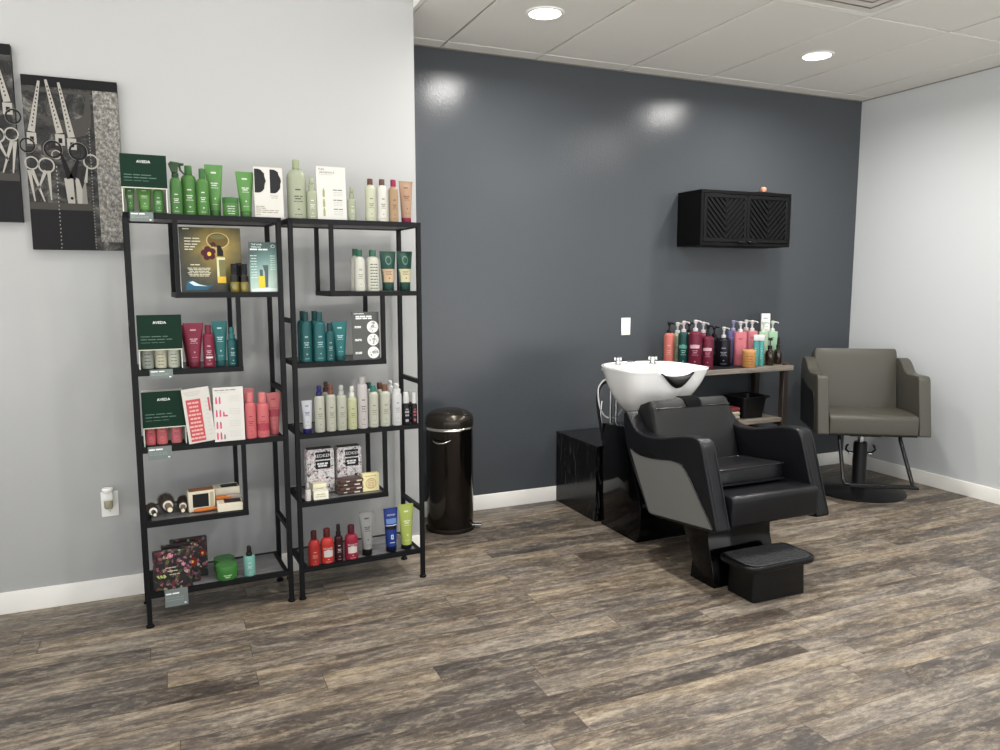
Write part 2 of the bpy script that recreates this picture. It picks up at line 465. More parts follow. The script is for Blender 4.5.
M_LEA = NT('print_leather')
_n = M_LEA.noise(M_LEA.co, 16, 8, .72, .9)
M_LEA.b.inputs['Specular IOR Level'].default_value = .2; M_LEA = M_LEA.out(M_LEA.ramp(_n, [(.36, '#0e0e0f'), (.5, '#262626'), (.60, '#4b4a47'), (.74, '#8a8780')]), .5)
M_LEA2 = NT('print_leather_light')
_n = M_LEA2.noise(M_LEA2.mapping((60, 60, 50)), 1.2, 5, .75, .2)
M_LEA2 = M_LEA2.out(M_LEA2.ramp(_n, [(.30, '#2b2a28'), (.45, '#4f4d49'), (.56, '#7d7a73'), (.72, '#aba89f')]), .5)
INK = mat('#0f0f10', .6, spec=.2); STEEL = mat('#94918a', .55, spec=.2); GREYP = mat('#3c3a37', .6, spec=.2); PK = mat('#161517', .6, spec=.2)
def canvas(x, z, label, flip=1):
    W, Hh, T = .352, .705, .034
    t = thing('wall_picture', label, 'picture', (x, D2 - T, z), 0, 'black and white scissors prints')
    MB().box(-W / 2, W / 2, 0, T, 0, Hh, 0, .002, 1).build('canvas', mat('#1d1d1e', .6, bump=.2, bscale=900), t)
    m = MB()
    def q(u, v): return ((u - .5) * W * flip, v * Hh)
    def rect(u0, u1, v0, v1, y, mi): a = q(u0, v0); b = q(u1, v1); m.quad(min(a[0], b[0]), max(a[0], b[0]), a[1], b[1], y, mi)
    def pl(pts, y, mi): m.poly([q(*p) for p in pts], y, mi)
    rect(0, 1, 0, 1, -.0006, 0)
    rect(.73, 1, .05, .94, -.0009, 1)                                        # light leather on the right
    pl([(0, .93), (.02, .80)] + [(.5 + .2 * math.cos(a), .80 + .10 * math.sin(a) - .04) for a in [-PI * .5 + k * PI / 10 for k in range(6)]] + [(.70, .93)], -.0009, 2)
    pl([(0, .91), (.0, .79), (.5, .75), (.62, .79), (.66, .91)], -.0012, 0)
    rect(0, 1, .94, 1, -.0012, 3)
    rect(0, .66, 0, .235, -.0012, 6); rect(0, .68, .235, .275, -.0014, 2)
    for k in range(22): rect(.295 + .004 * (k % 2), .305 + .004 * (k % 2), .008 + k * .0225, .016 + k * .0225, -.0016, 4)
    for k in range(40): rect(.665, .675, .01 + k * .018, .018 + k * .018, -.0016, 5)
    def bar(u0, v0, u1, v1, w, y, mi):
        a = Vector(q(u0, v0)); b = Vector(q(u1, v1)); d = (b - a).normalized(); nn = Vector((-d.y, d.x)) * w / 2
        m.poly([tuple(a - nn), tuple(b - nn * .35), tuple(b + nn * .35), tuple(a + nn)], y, mi)
    for (u0, v0, u1, v1) in ((.07, .68, .18, .97), (.36, .68, .25, .98), (.48, .66, .38, .97)):   # sectioning clips
        bar(u0, v0, u1, v1, .026, -.0022, 4)
        for k in range(11):
            f = .12 + k * .075; a = q(u0 + (u1 - u0) * f, v0 + (v1 - v0) * f); m.disc(a[0], a[1], .0026, .0045, -.0026, 3, 8)
        a = q(u0, v0); m.quad(a[0] - .017, a[0] + .017, a[1] - .05, a[1] - .004, -.0020, 4); m.quad(a[0] - .006, a[0] + .008, a[1] - .04, a[1] - .02, -.0024, 3)
    for (u, v, r, w) in ((.28, .585, .036, 3), (.54, .58, .036, 3), (.67, .525, .030, 4), (.20, .49, .031, 4), (.05, .50, .026, 4), (.02, .60, .03, 3), (.31, .555, .018, 4)):
        c = q(u, v)
        m.disc(c[0], c[1], r, r * 1.05, -.0028, 4 if w == 4 else 5, 28, ir=.80)
        if w == 3: m.disc(c[0], c[1], r * .95, r * 1.0, -.0031, 3, 28, ir=.80)
    bar(.44, .42, .36, .56, .026, -.0033, 3); bar(.46, .42, .53, .53, .026, -.0033, 3)
    pl([(.375, .42), (.47, .43), (.475, .275), (.40, .275)], -.0030, 4); pl([(.49, .43), (.53, .42), (.60, .275), (.50, .275)], -.0029, 4)
    bar(.60, .40, .63, .50, .012, -.0029, 4); pl([(.56, .36), (.60, .42), (.61, .275), (.55, .275)], -.0031, 5)
    for (a, b, c, d) in ((.05, .46, .16, .28), (.02, .46, .06, .28), (.22, .46, .23, .29), (.19, .46, .10, .35)): bar(a, b, c, d, .014, -.0031, 4)
    c = q(.445, .305); m.disc(c[0], c[1], .006, .006, -.0034, 3, 12)
    m.build('print', [M_LEA, M_LEA2, GREYP, INK, STEEL, mat('#77746e', .6, spec=.2), PK], t)
canvas(-.313, 1.566, 'the lower of two black and white scissors canvases, next to the shelf unit')
canvas(-.693, 1.677, 'the higher of two black and white scissors canvases, farther from the shelf unit', -1)

def clip(poly, x0, x1, z0, z1):
    def cut(ps, f, at):
        out = []
        for i in range(len(ps)):
            a, b = ps[i], ps[(i + 1) % len(ps)]
            fa, fb = f(a), f(b)
            if fa >= 0: out.append(a)
            if fa * fb < 0:
                k = fa / (fa - fb); out.append((a[0] + (b[0] - a[0]) * k, a[1] + (b[1] - a[1]) * k))
        return out
    for f in (lambda p: p[0] - x0, lambda p: x1 - p[0], lambda p: p[1] - z0, lambda p: z1 - p[1]):
        poly = cut(poly, f, None)
        if len(poly) < 3: return []
    return poly
def wall_cabinet():
    W, Hh, Dp = .76, .36, .25
    t = thing('wall_cabinet', 'black two door wall cabinet with chevron slats on the slate wall', 'cabinet', (3.60, D - Dp, 1.662))
    mb = mat('#060707', .55, bump=.1, bscale=300, spec=.15); md = mat('#08090a', .5, spec=.2, bump=.1, bscale=300)
    m = MB()
    m.box(-W / 2, W / 2, .0, Dp, Hh - .022, Hh, 0, .002, 1).box(-W / 2, W / 2, 0, Dp, 0, .022, 0, .002, 1)
    m.box(-W / 2, -W / 2 + .022, .0, Dp, .022, Hh - .022).box(W / 2 - .022, W / 2, 0, Dp, .022, Hh - .022)
    m.box(-W / 2 + .022, W / 2 - .022, Dp - .012, Dp, .022, Hh - .022)
    m.build('body', mb, t)
    dw = (W - .044 - .006) / 2
    for sx in (-1, 1):
        x0 = -W / 2 + .024 if sx < 0 else .0015
        x1 = x0 + dw; z0, z1 = .025, Hh - .025
        fr = .024
        m = MB().box(x0, x1, .006, .016, z0, z1)
        for a, b, c, d in ((x0, x1, z1 - fr, z1), (x0, x1, z0, z0 + fr), (x0, x0 + fr, z0 + fr, z1 - fr), (x1 - fr, x1, z0 + fr, z1 - fr)):
            m.box(a, b, -.002, .008, c, d, 0, .0015, 1)
        dd = m.build('door', md, t)
        ax0, ax1, az0, az1 = x0 + fr, x1 - fr, z0 + fr, z1 - fr; xm = (ax0 + ax1) / 2
        m = MB(); p = .040; w = .021
        for k in range(-10, 16):
            zz = az0 + k * p
            for (a, b, s) in ((ax0, xm, -1), (xm, ax1, 1)):
                base = [(xm, zz), (xm + s * .3, zz + .3), (xm + s * .3, zz + .3 + w), (xm, zz + w)]
                pl = clip(base, a + .001, b - .001, az0 + .003, az1 - .003)
                if len(pl) >= 3: m.prism(pl, 'y', -.003, .007)
        m.build('chevron_slats', md, dd)
        hx = x1 - .075 if sx < 0 else x0 + .012
        MB().box(hx, hx + .063, -.018, -.002, z0 - .004, z0 + .006, 0, .002, 1).build('handle', mat('#0d0d0e', .35), dd)
wall_cabinet()
t = thing('hair_clip', 'small copper clip lying on top of the black wall cabinet', 'hair clip', (3.79, 4.165, 2.022))
MB().lathe([(0, .012), (.014, .012), (.020, .022), (.020, .036), (.012, .044), (0, .045)], 18).build('bead', mat('#c78a70', .35), t)
MB().box(-.05, .06, -.012, .012, 0, .012, 0, .004, 2).build('clip_bar', mat('#101011', .4), t)
# ------------------------------------------------------------------ shelf units
TH = math.radians(3.1); F0 = Vector((-.113, 3.36)); UX = Vector((math.cos(TH), math.sin(TH))); VY = Vector((-math.sin(TH), math.cos(TH)))
def at(s, d, z): q = F0 + UX * s + VY * d; return (q.x, q.y, z)
SZ = dict(T=1.700, A=1.387, B=1.076, C=.760, D=.449, G=.146)
WU, DU, PT = .582, .270, .0200
def shelf_unit(s0, label):
    t = thing('shelf_unit', label, 'shelf', at(s0, .010, 0), TH, 'black metal retail shelf units')
    h = PT / 2
    for x in (0, WU):
        for y in (0, DU):
            p = MB().box(x - h, x + h, y - h, y + h, .012, SZ['T'], 0, .0015, 1).build('post', BLACKM, t)
            MB().lathe([(0, 0), (.016, 0), (.017, .004), (.016, .009), (.010, .012), (.010, .02), (0, .02)], 16, c=(x, y)).build('foot', BLACKM, p)
    def shelf(x0, x1, z):
        m = MB(); b = .0215
        m.box(x0, x1, -h, h, z - b, z).box(x0, x1, DU - h, DU + h, z - b, z)
        m.box(x0, x0 + PT, h, DU - h, z - b, z).box(x1 - PT, x1, h, DU - h, z - b, z)
        f = m.build('shelf', BLACKM, t)
        MB().box(x0 + PT, x1 - PT, h, DU - h, z - .017, z - .002).build('shelf_board', M_BOARD, f)
    shelf(-h, WU + h, SZ['T']); shelf(.176 - h, WU - h, SZ['A']); shelf(h, .405 + h, SZ['B'])
    shelf(h, WU - h, SZ['C']); shelf(h, .402 + h, SZ['D']); shelf(h, WU - h, SZ['G'])
    for x, za, zb in ((.176, 'A', 'T'), (.405, 'B', 'A'), (.402, 'D', 'C')):
        for y in (0, DU):
            MB().box(x - h + .001, x + h - .001, y - h + .001, y + h - .001, SZ[za] - .001, SZ[zb] - .0215).build('hanging_rod', BLACKM, t)
    for x, z in ((WU, .97), (WU, .35), (0, 1.27)):
        MB().box(x - .009, x + .009, h, DU - h, z - .020, z).build('side_rail', BLACKM, t)
    return t
shelf_unit(-.006, 'black metal shelf unit with offset shelves beside the scissors print')
shelf_unit(.625, 'black metal shelf unit with offset shelves next to the trash can')

# ------------------------------------------------------------------ products
GAIN, SAT = .63, .88
def tone(c):
    v = lin(c); l = .3 * v[0] + .6 * v[1] + .1 * v[2]
    o = [GAIN * (l + (q - l) * SAT) for q in v[:3]]
    o = [12.92 * q if q < .0031308 else 1.055 * q ** (1 / 2.4) - .055 for q in o]
    return '#%02x%02x%02x' % tuple(max(0, min(255, round(q * 255))) for q in o)
def pm(c, rough=.35): return mat(tone(c), rough)
def rows(m, r, spec, mi=1, seed=0, ky=1, sq=0):
    """small unreadable print on the front of a bottle: (z, height, width as a share of the diameter, words)"""
    for z, h, w, n in spec:
        rnd = random.Random(seed + int(z * 9999)); a = -w * 1.1; ws = [rnd.uniform(.6, 1.4) for _ in range(n)]; T = sum(ws)
        for q in ws:
            l = 2.2 * w * q / T
            m.patch(r + .0004, z, z + h, a, a + l * .84, mi, 4, sq, ky); a += l
def std_rows(H, seed=0):
    return [(H * .70, H * .035, .30, 1), (H * .54, H * .028, .42, 2), (H * .48, H * .028, .34, 1), (H * .42, H * .018, .46, 3), (H * .22, H * .03, .12, 1), (H * .10, H * .014, .40, 2)]

def k_bottle(t, w, h, p, seed):
    r = w / 2; ch = p.get('ch', .17) * h; cr = r * p.get('cw', .5); hb = h - ch; sh = p.get('sh', .12) * h
    ky = .92
    m = MB()
    prof = [(0, 0), (r * .93, 0), (r * .99, .003), (r, .007), (r, hb - sh)]
    for k in range(1, 8):
        a = k / 7 * PI / 2; prof.append((cr * .93 + (r - cr * .93) * math.cos(a), hb - sh + sh * .9 * math.sin(a)))
    prof += [(cr * .9, hb), (0, hb)]
    m.lathe(prof, 32, ky=ky)
    H_ = hb - sh
    if p.get('pl'):
        for k in range(9): rows(m, r, [(H_ * (.08 + .1 * k), H_ * .035, .6, 3)], 1, seed + k, ky)
    else: rows(m, r, std_rows(H_), 1, seed, ky)
    mats = [pm(p['b']), pm(p['pr'], .5)]
    if p.get('band'): m.patch(r + .0003, H_ * .24, H_ * .48, -1.9, 1.9, 2, 14, 0, ky); mats.append(pm(p['band'], .4))
    if p.get('bar'): m.patch(r + .0005, H_ * .30, H_ * .36, -.62, .62, 2, 6, 0, ky); mats.append(pm(p['bar'], .4))
    if p.get('lab'):
        m.patch(r + .0005, H_ * .36, H_ * .70, -.72, .72, 2, 8, 0, ky); mats.append(pm('#e6dad8', .5))
    if p.get('brand'): m.text('REDKEN', 0, H_ * .76, r * .30, mi=1, wrap=r + .0006)
    m.build('bottle_body', mats, t)
    MB().lathe([(0, hb), (cr, hb), (cr, hb + ch * .86), (cr * .94, h - .0015), (cr * .88, h), (0, h)], 24).build('cap', pm(p['k'], .35), t)

def k_tube(t, w, h, p, seed):
    bw = p.get('bw', .7); r0 = w / 2 * bw; ch = p.get('ch', .13) * h; n = 28; rings = []
    def ring(f, z):
        a = r0 + (w / 2 - r0) * f ** 1.1; b = r0 * (1 - f) ** .75 + .0016
        return [(a * math.cos(2 * PI * k / n), b * math.sin(2 * PI * k / n), z) for k in range(n)]
    zt = h - .008
    fr = [0, .04, .1, .2, .3, .4, .5, .6, .7, .8, .9, 1]
    for f in fr: rings.append(ring(f, ch + (zt - ch) * f))
    rings.append([(x, (1 if y > 0 else -1) * .0013, h) for x, y, z in ring(1, h)])
    m = MB().loft(rings)
    def front(f, u):      # a point just in front of the tube face
        a = r0 + (w / 2 - r0) * f ** 1.1; b = r0 * (1 - f) ** .75 + .0016
        x = a * u; return (x, -b * math.sqrt(max(0, 1 - u * u)) - .0006, ch + (zt - ch) * f)
    def strip(f0, f1, u0, u1, mi, nn=5):
        vs = []; fs = []
        for k in range(nn + 1):
            u = u0 + (u1 - u0) * k / nn
            vs += [front(f0, u), front(f1, u)]
        for k in range(nn): fs.append((2 * k, 2 * k + 2, 2 * k + 3, 2 * k + 1))
        m.add(vs, fs, mi)
    rnd = random.Random(seed)
    mats = [pm(p['b'], .3), pm(p['pr'], .5)]
    if p.get('band'):
        lo, hi = (.12, .52) if p['b'].startswith('#17') else (.36, .56)
        strip(lo, hi, -.96, .96, 2, 12); mats.append(pm(p['band'], .45))
    spec = [(.84, .88, .36, 1), (.60, .63, .5, 2), (.55, .58, .4, 1), (.50, .515, .5, 3), (.24, .28, .12, 1), (.12, .13, .5, 2)]
    if p['b'].startswith('#17') and p.get('band'):
        mats.append(pm('#6b4e3a', .5))
        for k in range(3): strip(.44 - .045 * k, .455 - .045 * k, -.5, .5 - .2 * (k % 2), 3)
        strip(.22, .26, -.1, .1, 3)
        mats[1] = pm('#5f9080', .35)
        for k in range(12):
            a0 = 2 * PI * k / 12; a1 = 2 * PI * (k + 1) / 12
            P = [(.78 + .14 * math.sin(a) , .42 * math.cos(a)) for a in (a0, a1)] + [(.78 + .10 * math.sin(a), .30 * math.cos(a)) for a in (a1, a0)]
            m.add([front(f, u) for f, u in P], [(0, 1, 2, 3)], 1)
    elif p.get('brand'):
        rr = MB(); vs, fs = text_geo('REDKEN'); hh = w * .105
        m.add([(front(.84 + b * hh / (zt - ch), 0)[0] + a * hh, front(.84 + b * hh / (zt - ch), 0)[1] - .0004, front(.84 + b * hh / (zt - ch), 0)[2]) for a, b in vs], fs, 1)
        mats.append(pm('#6d93d2', .45)); mats.append(pm('#0b0d1c', .4))
        strip(.62, .76, -.8, .8, 2, 10); strip(.46, .56, -.95, .95, 3, 12); strip(.565, .585, -.9, .9, 1, 10)
        strip(.20, .32, -.22, .22, 1); strip(.22, .30, -.13, .13, 2); strip(.10, .115, -.5, .5, 1)
    else:
        for a, b, u, nw in spec:
            x = -u; ws = [rnd.uniform(.6, 1.4) for _ in range(nw)]; T = sum(ws)
            for q in ws:
                l = 2 * u * q / T; strip(a, b, x, x + l * .84, 1, 3); x += l
    m.build('tube_body', mats, t)
    MB().lathe([(0, 0), (r0 * .97, 0), (r0 * 1.01, .002), (r0 * 1.01, ch - .001), (r0 * .9, ch + .001), (0, ch + .001)], 28).build('cap', pm(p['k'], .35), t)

def k_spray(t, w, h, p, seed):
    r = w / 2; ch = p.get('ch', .30) * h; hb = h - ch; sh = .07 * h; cr = r * .54; ky = .95
    m = MB()
    prof = [(0, 0), (r * .93, 0), (r, .006), (r, hb - sh)]
    for k in range(1, 7):
        a = k / 6 * PI / 2; prof.append((cr + (r - cr) * math.cos(a), hb - sh + sh * math.sin(a)))
    prof += [(0, hb)]
    m.lathe(prof, 32, ky=ky); rows(m, r, std_rows(hb - sh), 1, seed, ky)
    m.build('bottle_body', [pm(p['b']), pm(p['pr'], .5)], t)
    col = MB().lathe([(0, hb), (cr * 1.05, hb), (cr * 1.05, hb + ch * .36), (cr * .96, hb + ch * .42), (0, hb + ch * .42)], 24).build('collar', pm(p['k']), t)
    k0 = hb + ch * .42; hr = cr * .84
    m = MB().lathe([(0, k0), (hr * .75, k0), (hr * .75, k0 + ch * .08), (hr, k0 + ch * .10), (hr * .92, h - .004), (hr * .7, h - .001), (0, h)], 20)
    m.lathe([(0, 0), (.0022, 0), (.0022, .0022), (0, .0022)], 10, M=Matrix.Translation((0, -hr * .96, k0 + ch * .3)) @ Matrix.Rotation(PI / 2, 4, 'X'))
    m.build('nozzle', pm(p['k']), t)

def k_trigger(t, w, h, p, seed):
    r = w / 2; hb = h * .70; cr = r * .5; m = MB()
    prof = [(0, 0), (r * .93, 0), (r, .006), (r, hb * .72)]
    for k in range(1, 8):
        a = k / 7 * PI / 2; prof.append((cr + (r - cr) * math.cos(a), hb * .72 + hb * .27 * math.sin(a)))
    prof.append((0, hb))
    m.lathe(prof, 32); rows(m, r, std_rows(hb * .74), 1, seed)
    m.build('bottle_body', [pm(p['b']), pm(p['pr'], .5)], t)
    k = pm(p['k'])
    MB().lathe([(0, hb), (cr * 1.15, hb), (cr * 1.15, hb + h * .07), (cr * .8, hb + h * .09), (0, hb + h * .09)], 22).build('collar', k, t)
    z = hb + h * .09
    MB().prism([(-.013, z), (.010, z), (.012, z + h * .10), (.018, z + h * .15), (.016, z + h * .19), (-.016, z + h * .205), (-.024, z + h * .16), (-.02, z + h * .10)], 'y', -.010, .010, 0, .003, 2).build('spray_head', k, t)
    MB().prism([(.014, z + h * .185), (.034, z + h * .18), (.034, z + h * .14), (.016, z + h * .13)], 'y', -.007, .007, 0, .002, 1).build('nozzle', k, t)
    MB().prism([(.013, z + h * .13), (.021, z + h * .13), (.026, z + h * .05), (.040, z - h * .03), (.035, z - h * .04), (.018, z + h * .04)], 'y', -.005, .005, 0, .002, 1).build('trigger', k, t)

def k_jar(t, w, h, p, seed):
    r = w / 2; lh = p.get('lh', .3) * h; m = MB()
    m.lathe([(0, 0), (r * .93, 0), (r * .98, .003), (r * .98, h - lh), (0, h - lh)], 36)
    H_ = h - lh
    for k in range(4): rows(m, r * .98, [(H_ * (.72 - .18 * k), H_ * .05, .5 - .08 * (k % 2), 2)], 1, seed + k)
    m.build('jar_body', [pm(p['b']), pm(p['pr'], .5)], t)
    MB().lathe([(0, h - lh), (r, h - lh), (r, h - .003), (r * .97, h), (0, h)], 36).build('lid', pm(p['k'], .4), t)

def k_can(t, w, h, p, seed):
    r = w / 2; hb = h * .86; m = MB()
    prof = [(0, 0), (r * .95, 0), (r, .005), (r, hb * .93)]
    for k in range(1, 7):
        a = k / 6 * PI / 2; prof.append((r * .6 + r * .4 * math.cos(a), hb * .93 + hb * .07 * math.sin(a)))
    prof.append((0, hb)); m.lathe(prof, 32); rows(m, r, std_rows(hb * .9), 1, seed)
    m.build('can_body', [pm(p['b'], .3), pm(p['pr'], .5)], t)
    MB().lathe([(0, hb), (r * .66, hb), (r * .66, h * .97), (r * .58, h), (0, h)], 28).build('cap', pm(p['k'], .3), t)

def k_foam(t, w, h, p, seed):
    r = w / 2; hb = h * .76; m = MB()
    m.lathe([(0, 0), (r * .95, 0), (r, .005), (r, hb * .95), (r * .9, hb), (0, hb)], 32); rows(m, r, std_rows(hb), 1, seed)
    m.build('bottle_body', [pm(p['b'], .4), pm(p['pr'], .5)], t)
    MB().lathe([(0, hb), (r * .8, hb), (r * .8, hb + h * .10), (r * .5, hb + h * .12), (0, hb + h * .12)], 28).build('collar', pm(p['k']), t)
    MB().lathe([(0, hb + h * .12), (r * .45, hb + h * .12), (r * .55, h * .96), (r * .45, h), (0, h)], 24).box(-.006, .006, -r * 1.05, 0, h * .93, h * .98, 0, .002, 1).build('pump_head', pm(p['k']), t)

def k_mini(t, w, h, p, seed):
    r = w / 2; hb = h * .66; m = MB()
    m.lathe([(0, 0), (r * .95, 0), (r, .004), (r, hb * .92), (r * .6, hb), (0, hb)], 28)
    rows(m, r, [(hb * .70, hb * .05, .35, 1), (hb * .55, hb * .10, .5, 2), (hb * .40, hb * .08, .45, 2), (hb * .14, hb * .12, .4, 1)], 1, seed)
    m.build('bottle_body', [pm(p['b']), pm(p['pr'], .5)], t)
    MB().lathe([(0, hb), (r * .72, hb), (r * .72, hb + h * .1), (r * .6, h * .98), (r * .5, h), (0, h)], 22).build('cap', pm(p['k']), t)

def k_oil(t, w, h, p, seed):
    r = w / 2; hb = h * .58; m = MB()
    m.lathe([(0, 0), (r * .92, 0), (r, .004), (r, hb * .45), (r, hb - .004), (r * .9, hb), (0, hb)], 28)
    m.patch(r + .0003, hb * .62, hb * .99, -3.13, 3.13, 1, 28)
    m.build('glass_bottle', [mat('#6a5f1c', .12, spec=.6), mat('#12100b', .15)], t)
    MB().lathe([(0, hb), (r * .78, hb), (r * .78, h - .003), (r * .72, h), (0, h)], 24).build('cap', mat('#121214', .2), t)

def k_pump(t, w, h, p, seed):
    r = w / 2; sq = 5 if p.get('sq') else 0; hp = .062 if not sq else .058; hb = h - hp - .012; cr = min(.016, r * .5); ky = .85 if sq else .95
    rr = r * (1 if not sq else .98); sh = (.10 if not sq else .012) * hb
    m = MB(); prof = [(0, 0), (rr * .94, 0), (rr, .005), (rr, hb - sh)]
    for k in range(1, 8):
        a = k / 7 * PI / 2; prof.append((cr + (rr - cr) * math.cos(a) ** (1 if not sq else .5), hb - sh + sh * math.sin(a)))
    prof.append((0, hb)); m.lathe(prof, 36, sq=sq, ky=ky)
    H_ = hb - sh; mats = [pm(p['b'], .3), pm(p['pr'], .5)]
    if sq:
        m.lines(0, H_ * .80, r * .7, .006, -rr * ky - .0006, 1, words=1, seed=seed)
        for k in range(3): m.lines(-r * .1, H_ * (.30 - .05 * k), r * .9, .003, -rr * ky - .0006, 1, words=3, seed=seed + k)
    else: rows(m, rr, std_rows(H_), 1, seed, ky)
    if p.get('bar'): m.patch(rr + .0006, H_ * .62, H_ * .72, -.9, .7, 2, 10, 0, ky); mats.append(pm(p['bar'], .4))
    m.build('bottle_body', mats, t)
    k = pm(p['k'], .3)
    MB().lathe([(0, hb), (cr, hb), (cr, hb + .016), (cr * .8, hb + .02), (0, hb + .02)], 22).build('collar', k, t)
    MB().lathe([(0, hb + .02), (.006, hb + .02), (.006, hb + .05), (0, hb + .05)], 14).build('pump_stem', k, t)
    z = hb + .048
    m = MB().lathe([(0, z), (.010, z), (.013, z + .012), (.013, z + .022), (.009, z + .026), (0, z + .026)], 20)
    m.tube([(0, 0, z + .017), (.018, -.016, z + .018), (.030, -.027, z + .016), (.034, -.031, z + .009)], .0048, 10)
    m.build('pump_head', k, t)

def k_pair(t, w, h, p, seed):
    hb = h * .80; m = MB()
    for s in (-1, 1):
        m.lathe([(0, 0), (w * .23, 0), (w * .245, .004), (w * .245, hb), (0, hb)], 26, c=(s * w * .25, 0))
        for k in range(5): m.quad(s * w * .25 - w * .1, s * w * .25 + w * (.02 + .06 * (k % 2)), hb * (.7 - .1 * k), hb * (.7 - .1 * k) + .004, -w * .247, 1)
    m.box(-w * .25, w * .25, -w * .1, w * .1, .004, hb - .004)
    m.build('bottle_body', [pm(p['b'], .3), pm(p['pr'], .5)], t)
    MB().box(-w * .5, w * .5, -w * .26, w * .26, hb, h, 0, .006, 3).build('cap', pm(p['k'], .3), t)

def k_dropper(t, w, h, p, seed):
    r = w / 2; hb = h * .58; m = MB(); cr = r * .42
    prof = [(0, 0), (r * .93, 0), (r, .005), (r, hb * .70)]
    for k in range(1, 7):
        a = k / 6 * PI / 2; prof.append((cr + (r - cr) * math.cos(a), hb * .70 + hb * .26 * math.sin(a)))
    prof += [(cr, hb), (0, hb)]
    m.lathe(prof, 30).build('glass_bottle', mat(p['b'], .12, spec=.6), t)
    MB().lathe([(0, hb), (cr * 1.25, hb), (cr * 1.25, hb + h * .12), (cr * 1.1, hb + h * .14), (0, hb + h * .14)], 22).build('collar', mat('#141312', .35), t)
    z = hb + h * .14
    if seed % 2: MB().lathe([(0, z), (cr * .7, z), (cr * .85, z + h * .05), (cr * .8, h * .93), (cr * .4, h), (0, h)], 18).build('dropper_bulb', mat('#121111', .5), t)
    else:
        m = MB().lathe([(0, z), (.004, z), (.004, h - .018), (0, h - .018)], 12)
        m.prism([(-.014, h - .016), (-.004, h - .02), (.012, h - .02), (.018, h - .012), (.012, h), (-.012, h)], 'y', -.008, .008, 0, .002, 1).build('pump_head', mat('#121111', .4), t)

def k_mist(t, w, h, p, seed):
    p = dict(p); r = w / 2; hb = h * .68; m = MB()
    m.lathe([(0, 0), (r * .93, 0), (r, .006), (r, hb * .93), (r * .94, hb * .98), (r * .5, hb), (0, hb)], 30)
    rows(m, r, std_rows(hb * .95), 1, seed); m.build('bottle_body', [pm(p['b'], .3), pm(p['pr'], .5)], t)
    MB().lathe([(0, hb), (r * .55, hb), (r * .55, hb + h * .09), (r * .48, hb + h * .11), (0, hb + h * .11)], 22).build('collar', pm(p['k']), t)
    MB().lathe([(0, hb + h * .11), (r * .36, hb + h * .11), (r * .40, hb + h * .14), (r * .38, h - .003), (r * .3, h), (0, h)], 18).build('nozzle', pm(p['k']), t)

def k_tin(t, w, h, p, seed):
    r = w / 2; m = MB().lathe([(0, 0), (r * .94, 0), (r * .97, .003), (r * .97, h * .62), (0, h * .62)], 40)
    m.lines(0, h * .34, r * .8, .004, 0, 1, wrap=r * .975, words=2, seed=1); m.lines(0, h * .2, r * .5, .005, 0, 1, wrap=r * .975, words=1, seed=2)
    m.build('tin_body', [pm(p['b'], .25), pm('#bfe0b0', .5)], t)
    MB().lathe([(0, h * .62), (r, h * .62), (r, h - .004), (r * .97, h), (r * .9, h), (r * .88, h - .002), (0, h - .002)], 40).build('lid', pm(p['b'], .22), t)

KIND = dict(bottle=k_bottle, tube=k_tube, spray=k_spray, trigger=k_trigger, jar=k_jar, can=k_can, foam=k_foam, mini=k_mini, oil=k_oil,
            pump=k_pump, pair=k_pair, dropper=k_dropper, mistbottle=k_mist, tin=k_tin)

# cards, displays and boxes: local x across, y away from the viewer, z up
PAPER = mat('#bdbbb5', .55)
def lean(t, deg): t.rotation_euler.x = math.radians(-deg)
def easel(t, h, dp, p, x=0):
    k = math.tan(math.radians(p.get('lean', 0)))
    MB().prism([(.003, .003 * k), (.003, h * .7), (.005, h * .7), (dp, dp * k + .0004), (dp - .012, dp * k + .0004)], 'x', x - .0015, x + .0015).build('easel_back', PAPER, t)
def c_display(t, w, h, p):
    hz = p['hz']; dk = mat('#0f281d', .5, spec=.12); edge = mat('#b8b9a8', .5); dp = .105
    m = MB().box(-w / 2, w / 2, 0, .004, hz, h, 0).box(-w / 2, w / 2, -.0008, .0048, hz - .004, hz, 1)
    m.text('AVEDA', 0, hz + (h - hz) * .74, .0106, -.0006, 2)
    for k, (q, n) in enumerate(((.62, 3), (.72, 4), (.55, 3))): m.lines(-w * .12 + (q - .62) * w / 2, hz + (h - hz) * (.36 - .085 * k), w * q, .0035 if k < 2 else .002, -.0006, 3, words=n, seed=k)
    m.build('header_panel', [dk, edge, mat('#e8ece6', .5), mat('#4f6a5c', .5)], t)
    m = MB().box(-w / 2 + .004, w / 2 - .004, dp - .004, dp, 0, h - .004)
    m.build('back_panel', mat('#d5d2c4', .5), t)
    for s in (-1, 1): MB().box(s * (w / 2 - .004) - .0015, s * (w / 2 - .004) + .0015, .004, dp - .004, .003, h - .01).build('side_panel', mat('#cfd2c8', .3), t)
    MB().box(-w / 2, w / 2, .004, dp, 0, .003).build('tray', dk, t)
